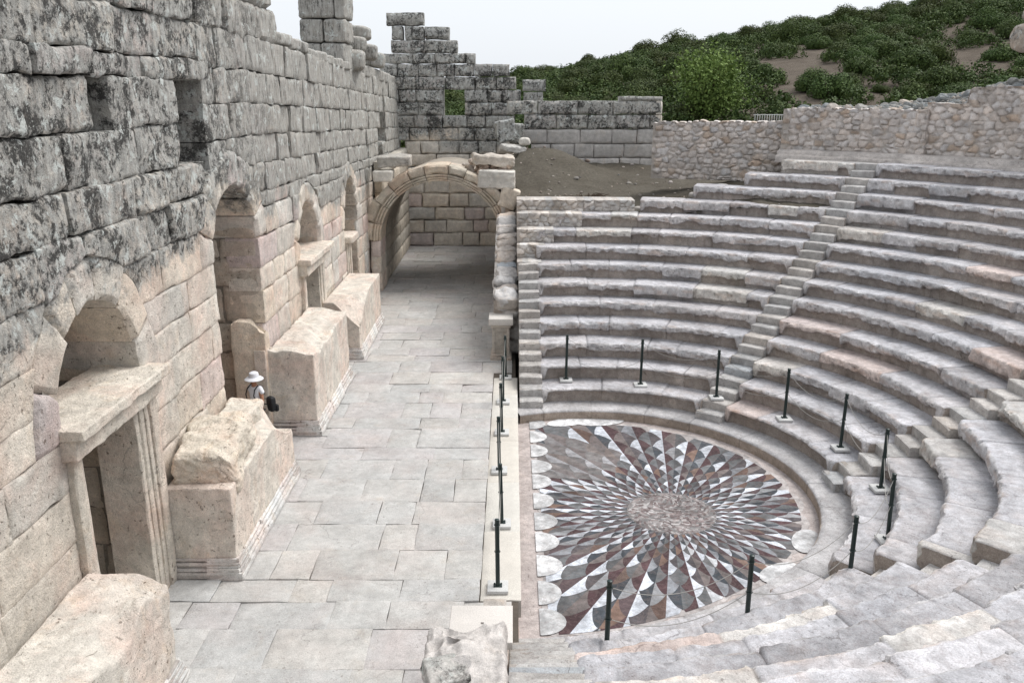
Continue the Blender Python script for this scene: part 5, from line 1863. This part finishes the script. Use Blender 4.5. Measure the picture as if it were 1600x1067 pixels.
V, E_, RD = [], [], []
def jt(p, r, par=None):
    V.append(pw(*p)); RD.append(r)
    if par is not None: E_.append((par, len(V) - 1))
    return len(V) - 1
pel = jt((0, 0, .93), .13)
wa = jt((0.0, 0, 1.08), .115, pel); ch = jt((0.02, 0, 1.24), .13, wa); nb = jt((0.0, 0, 1.37), .085, ch)
nk = jt((0.02, 0, 1.43), .045, nb); hd0 = jt((0.035, 0, 1.50), .068, nk); hd1 = jt((0.03, 0, 1.57), .085, hd0); hd2 = jt((0.02, 0, 1.63), .075, hd1)
hands = []
for s in (1, -1):
    sh = jt((0, .15 * s, 1.34), .055, nb); el = jt((-.03 + .04 * s, .20 * s, 1.08), .038, sh); wr = jt((.08 + .06 * s, .20 * s, .85), .025, el); pm = jt((.11 + .06 * s, .195 * s, .78), .032, wr)
    for f_ in range(4):
        k1 = jt((.10 + .06 * s + .018 * f_, .195 * s, .735 - .004 * abs(f_ - 1.5)), .0095, pm); k2 = jt((.115 + .06 * s + .017 * f_, .19 * s, .70), .0085, k1); jt((.10 + .06 * s + .017 * f_, .185 * s, .675 + .004 * abs(f_ - 1.5)), .0075, k2)
    k1 = jt((.15 + .06 * s, .18 * s, .775), .011, pm); jt((.165 + .06 * s, .175 * s, .74), .009, k1)
    hp = jt((0, .085 * s, .86), .095, pel); kn = jt((.05 - .06 * s, .09 * s, .48), .058, hp); an = jt((-.02 - .12 * s, .09 * s, .09), .04, kn); jt((.12 - .12 * s, .10 * s, .035), .035, an)
body = skin_obj('body', V, E_, RD, M_SKIN, 2, per)
# face: nose, eyes, mouth, ears
mb = MB()
rough_box(mb, pw(.118, 0, 1.545), (.032, .024, .04), rot=(0, 0, FA), n=5, p=2.5, amp=0)
for s in (1, -1):
    rough_box(mb, pw(.035, .083 * s, 1.55), (.03, .016, .055), rot=(0, 0, FA), n=5, p=2.5, amp=0)
mb.build('nose_and_ears', M_SKIN, per)
mb = MB()
for s in (1, -1):
    rough_box(mb, pw(.098, .032 * s, 1.575), (.016, .026, .012), rot=(0, 0, FA), n=5, p=2.5, amp=0)
rough_box(mb, pw(.104, 0, 1.505), (.012, .045, .010), rot=(0, 0, FA), n=5, p=2.5, amp=0)
mb.build('eyes_and_mouth', M_HAIR, per)
mb = MB()
rough_box(mb, pw(-.025, 0, 1.595), (.17, .178, .14), rot=(0, 0, FA), n=9, p=2.4, amp=.012, freq=14)
mb.build('hair', M_HAIR, per)
mb = MB()
lathe(mb, pw(.015, 0, 1.615), [(.205, -.055), (.207, -.048), (.16, -.012), (.112, .004), (.108, .05), (.098, .092), (.06, .115), (.001, .12)], 28)
lathe(mb, pw(.015, 0, 1.615), [(.203, -.058), (.158, -.020), (.108, -.002)], 28)
mb.build('sun_hat', M_WHITE, per)
# clothes
V, E_, RD = [], [], []
a = jt((0, 0, .98), .135); b = jt((0, 0, 1.10), .125, a); c = jt((.02, 0, 1.25), .142, b); d = jt((0, 0, 1.345), .10, c)
e1 = jt((0, .135, 1.375), .066, d); e2 = jt((0, -.135, 1.375), .066, d); jt((-.015, .20, 1.25), .058, e1); jt((-.015, -.20, 1.25), .058, e2)
skin_obj('top', V, E_, RD, M_WHITE, 2, per)
V, E_, RD = [], [], []
a = jt((0, 0, .95), .14)
for s in (1, -1):
    h_ = jt((0, .085 * s, .86), .102, a); k_ = jt((.05 - .06 * s, .09 * s, .48), .068, h_); jt((-.02 - .115 * s, .09 * s, .12), .055, k_)
skin_obj('trousers', V, E_, RD, M_TROU, 2, per)
mb = MB()
for s in (1, -1):
    rough_box(mb, pw(.05 - .12 * s, .095 * s, .04), (.25, .095, .08), rot=(0, 0, FA), n=9, p=3.5, amp=0)
mb.build('shoes', M_PACK, per)
# pack
pk = thing('backpack', 'black backpack on the back of the person in the white hat', 'backpack', pw(-.20, .24, .76))
mb = MB(); rough_box(mb, pw(-.20, .22, 0.98), (.15, .20, .36), rot=(0, 0.08, FA), n=14, p=4, amp=.015, freq=5); mb.build('bag', M_PACK, pk)
mb = MB(); rough_box(mb, pw(-.28, .26, .88), (.08, .17, .18), rot=(0, 0, FA), n=9, p=4, amp=.01); mb.build('pocket', M_PACK, pk)
for s in (1, -1):
    mb = MB()
    tube(mb, [pw(-.15, .10 * s, 1.20), pw(-.09, .10 * s, 1.39), pw(.02, .105 * s, 1.435), pw(.12, .11 * s, 1.37), pw(.165, .12 * s, 1.25), pw(.12, .15 * s, 1.10), pw(-.14, .17 * s + .06, .98)], 0.013, 8)
    mb.build('strap', M_PACK, pk)
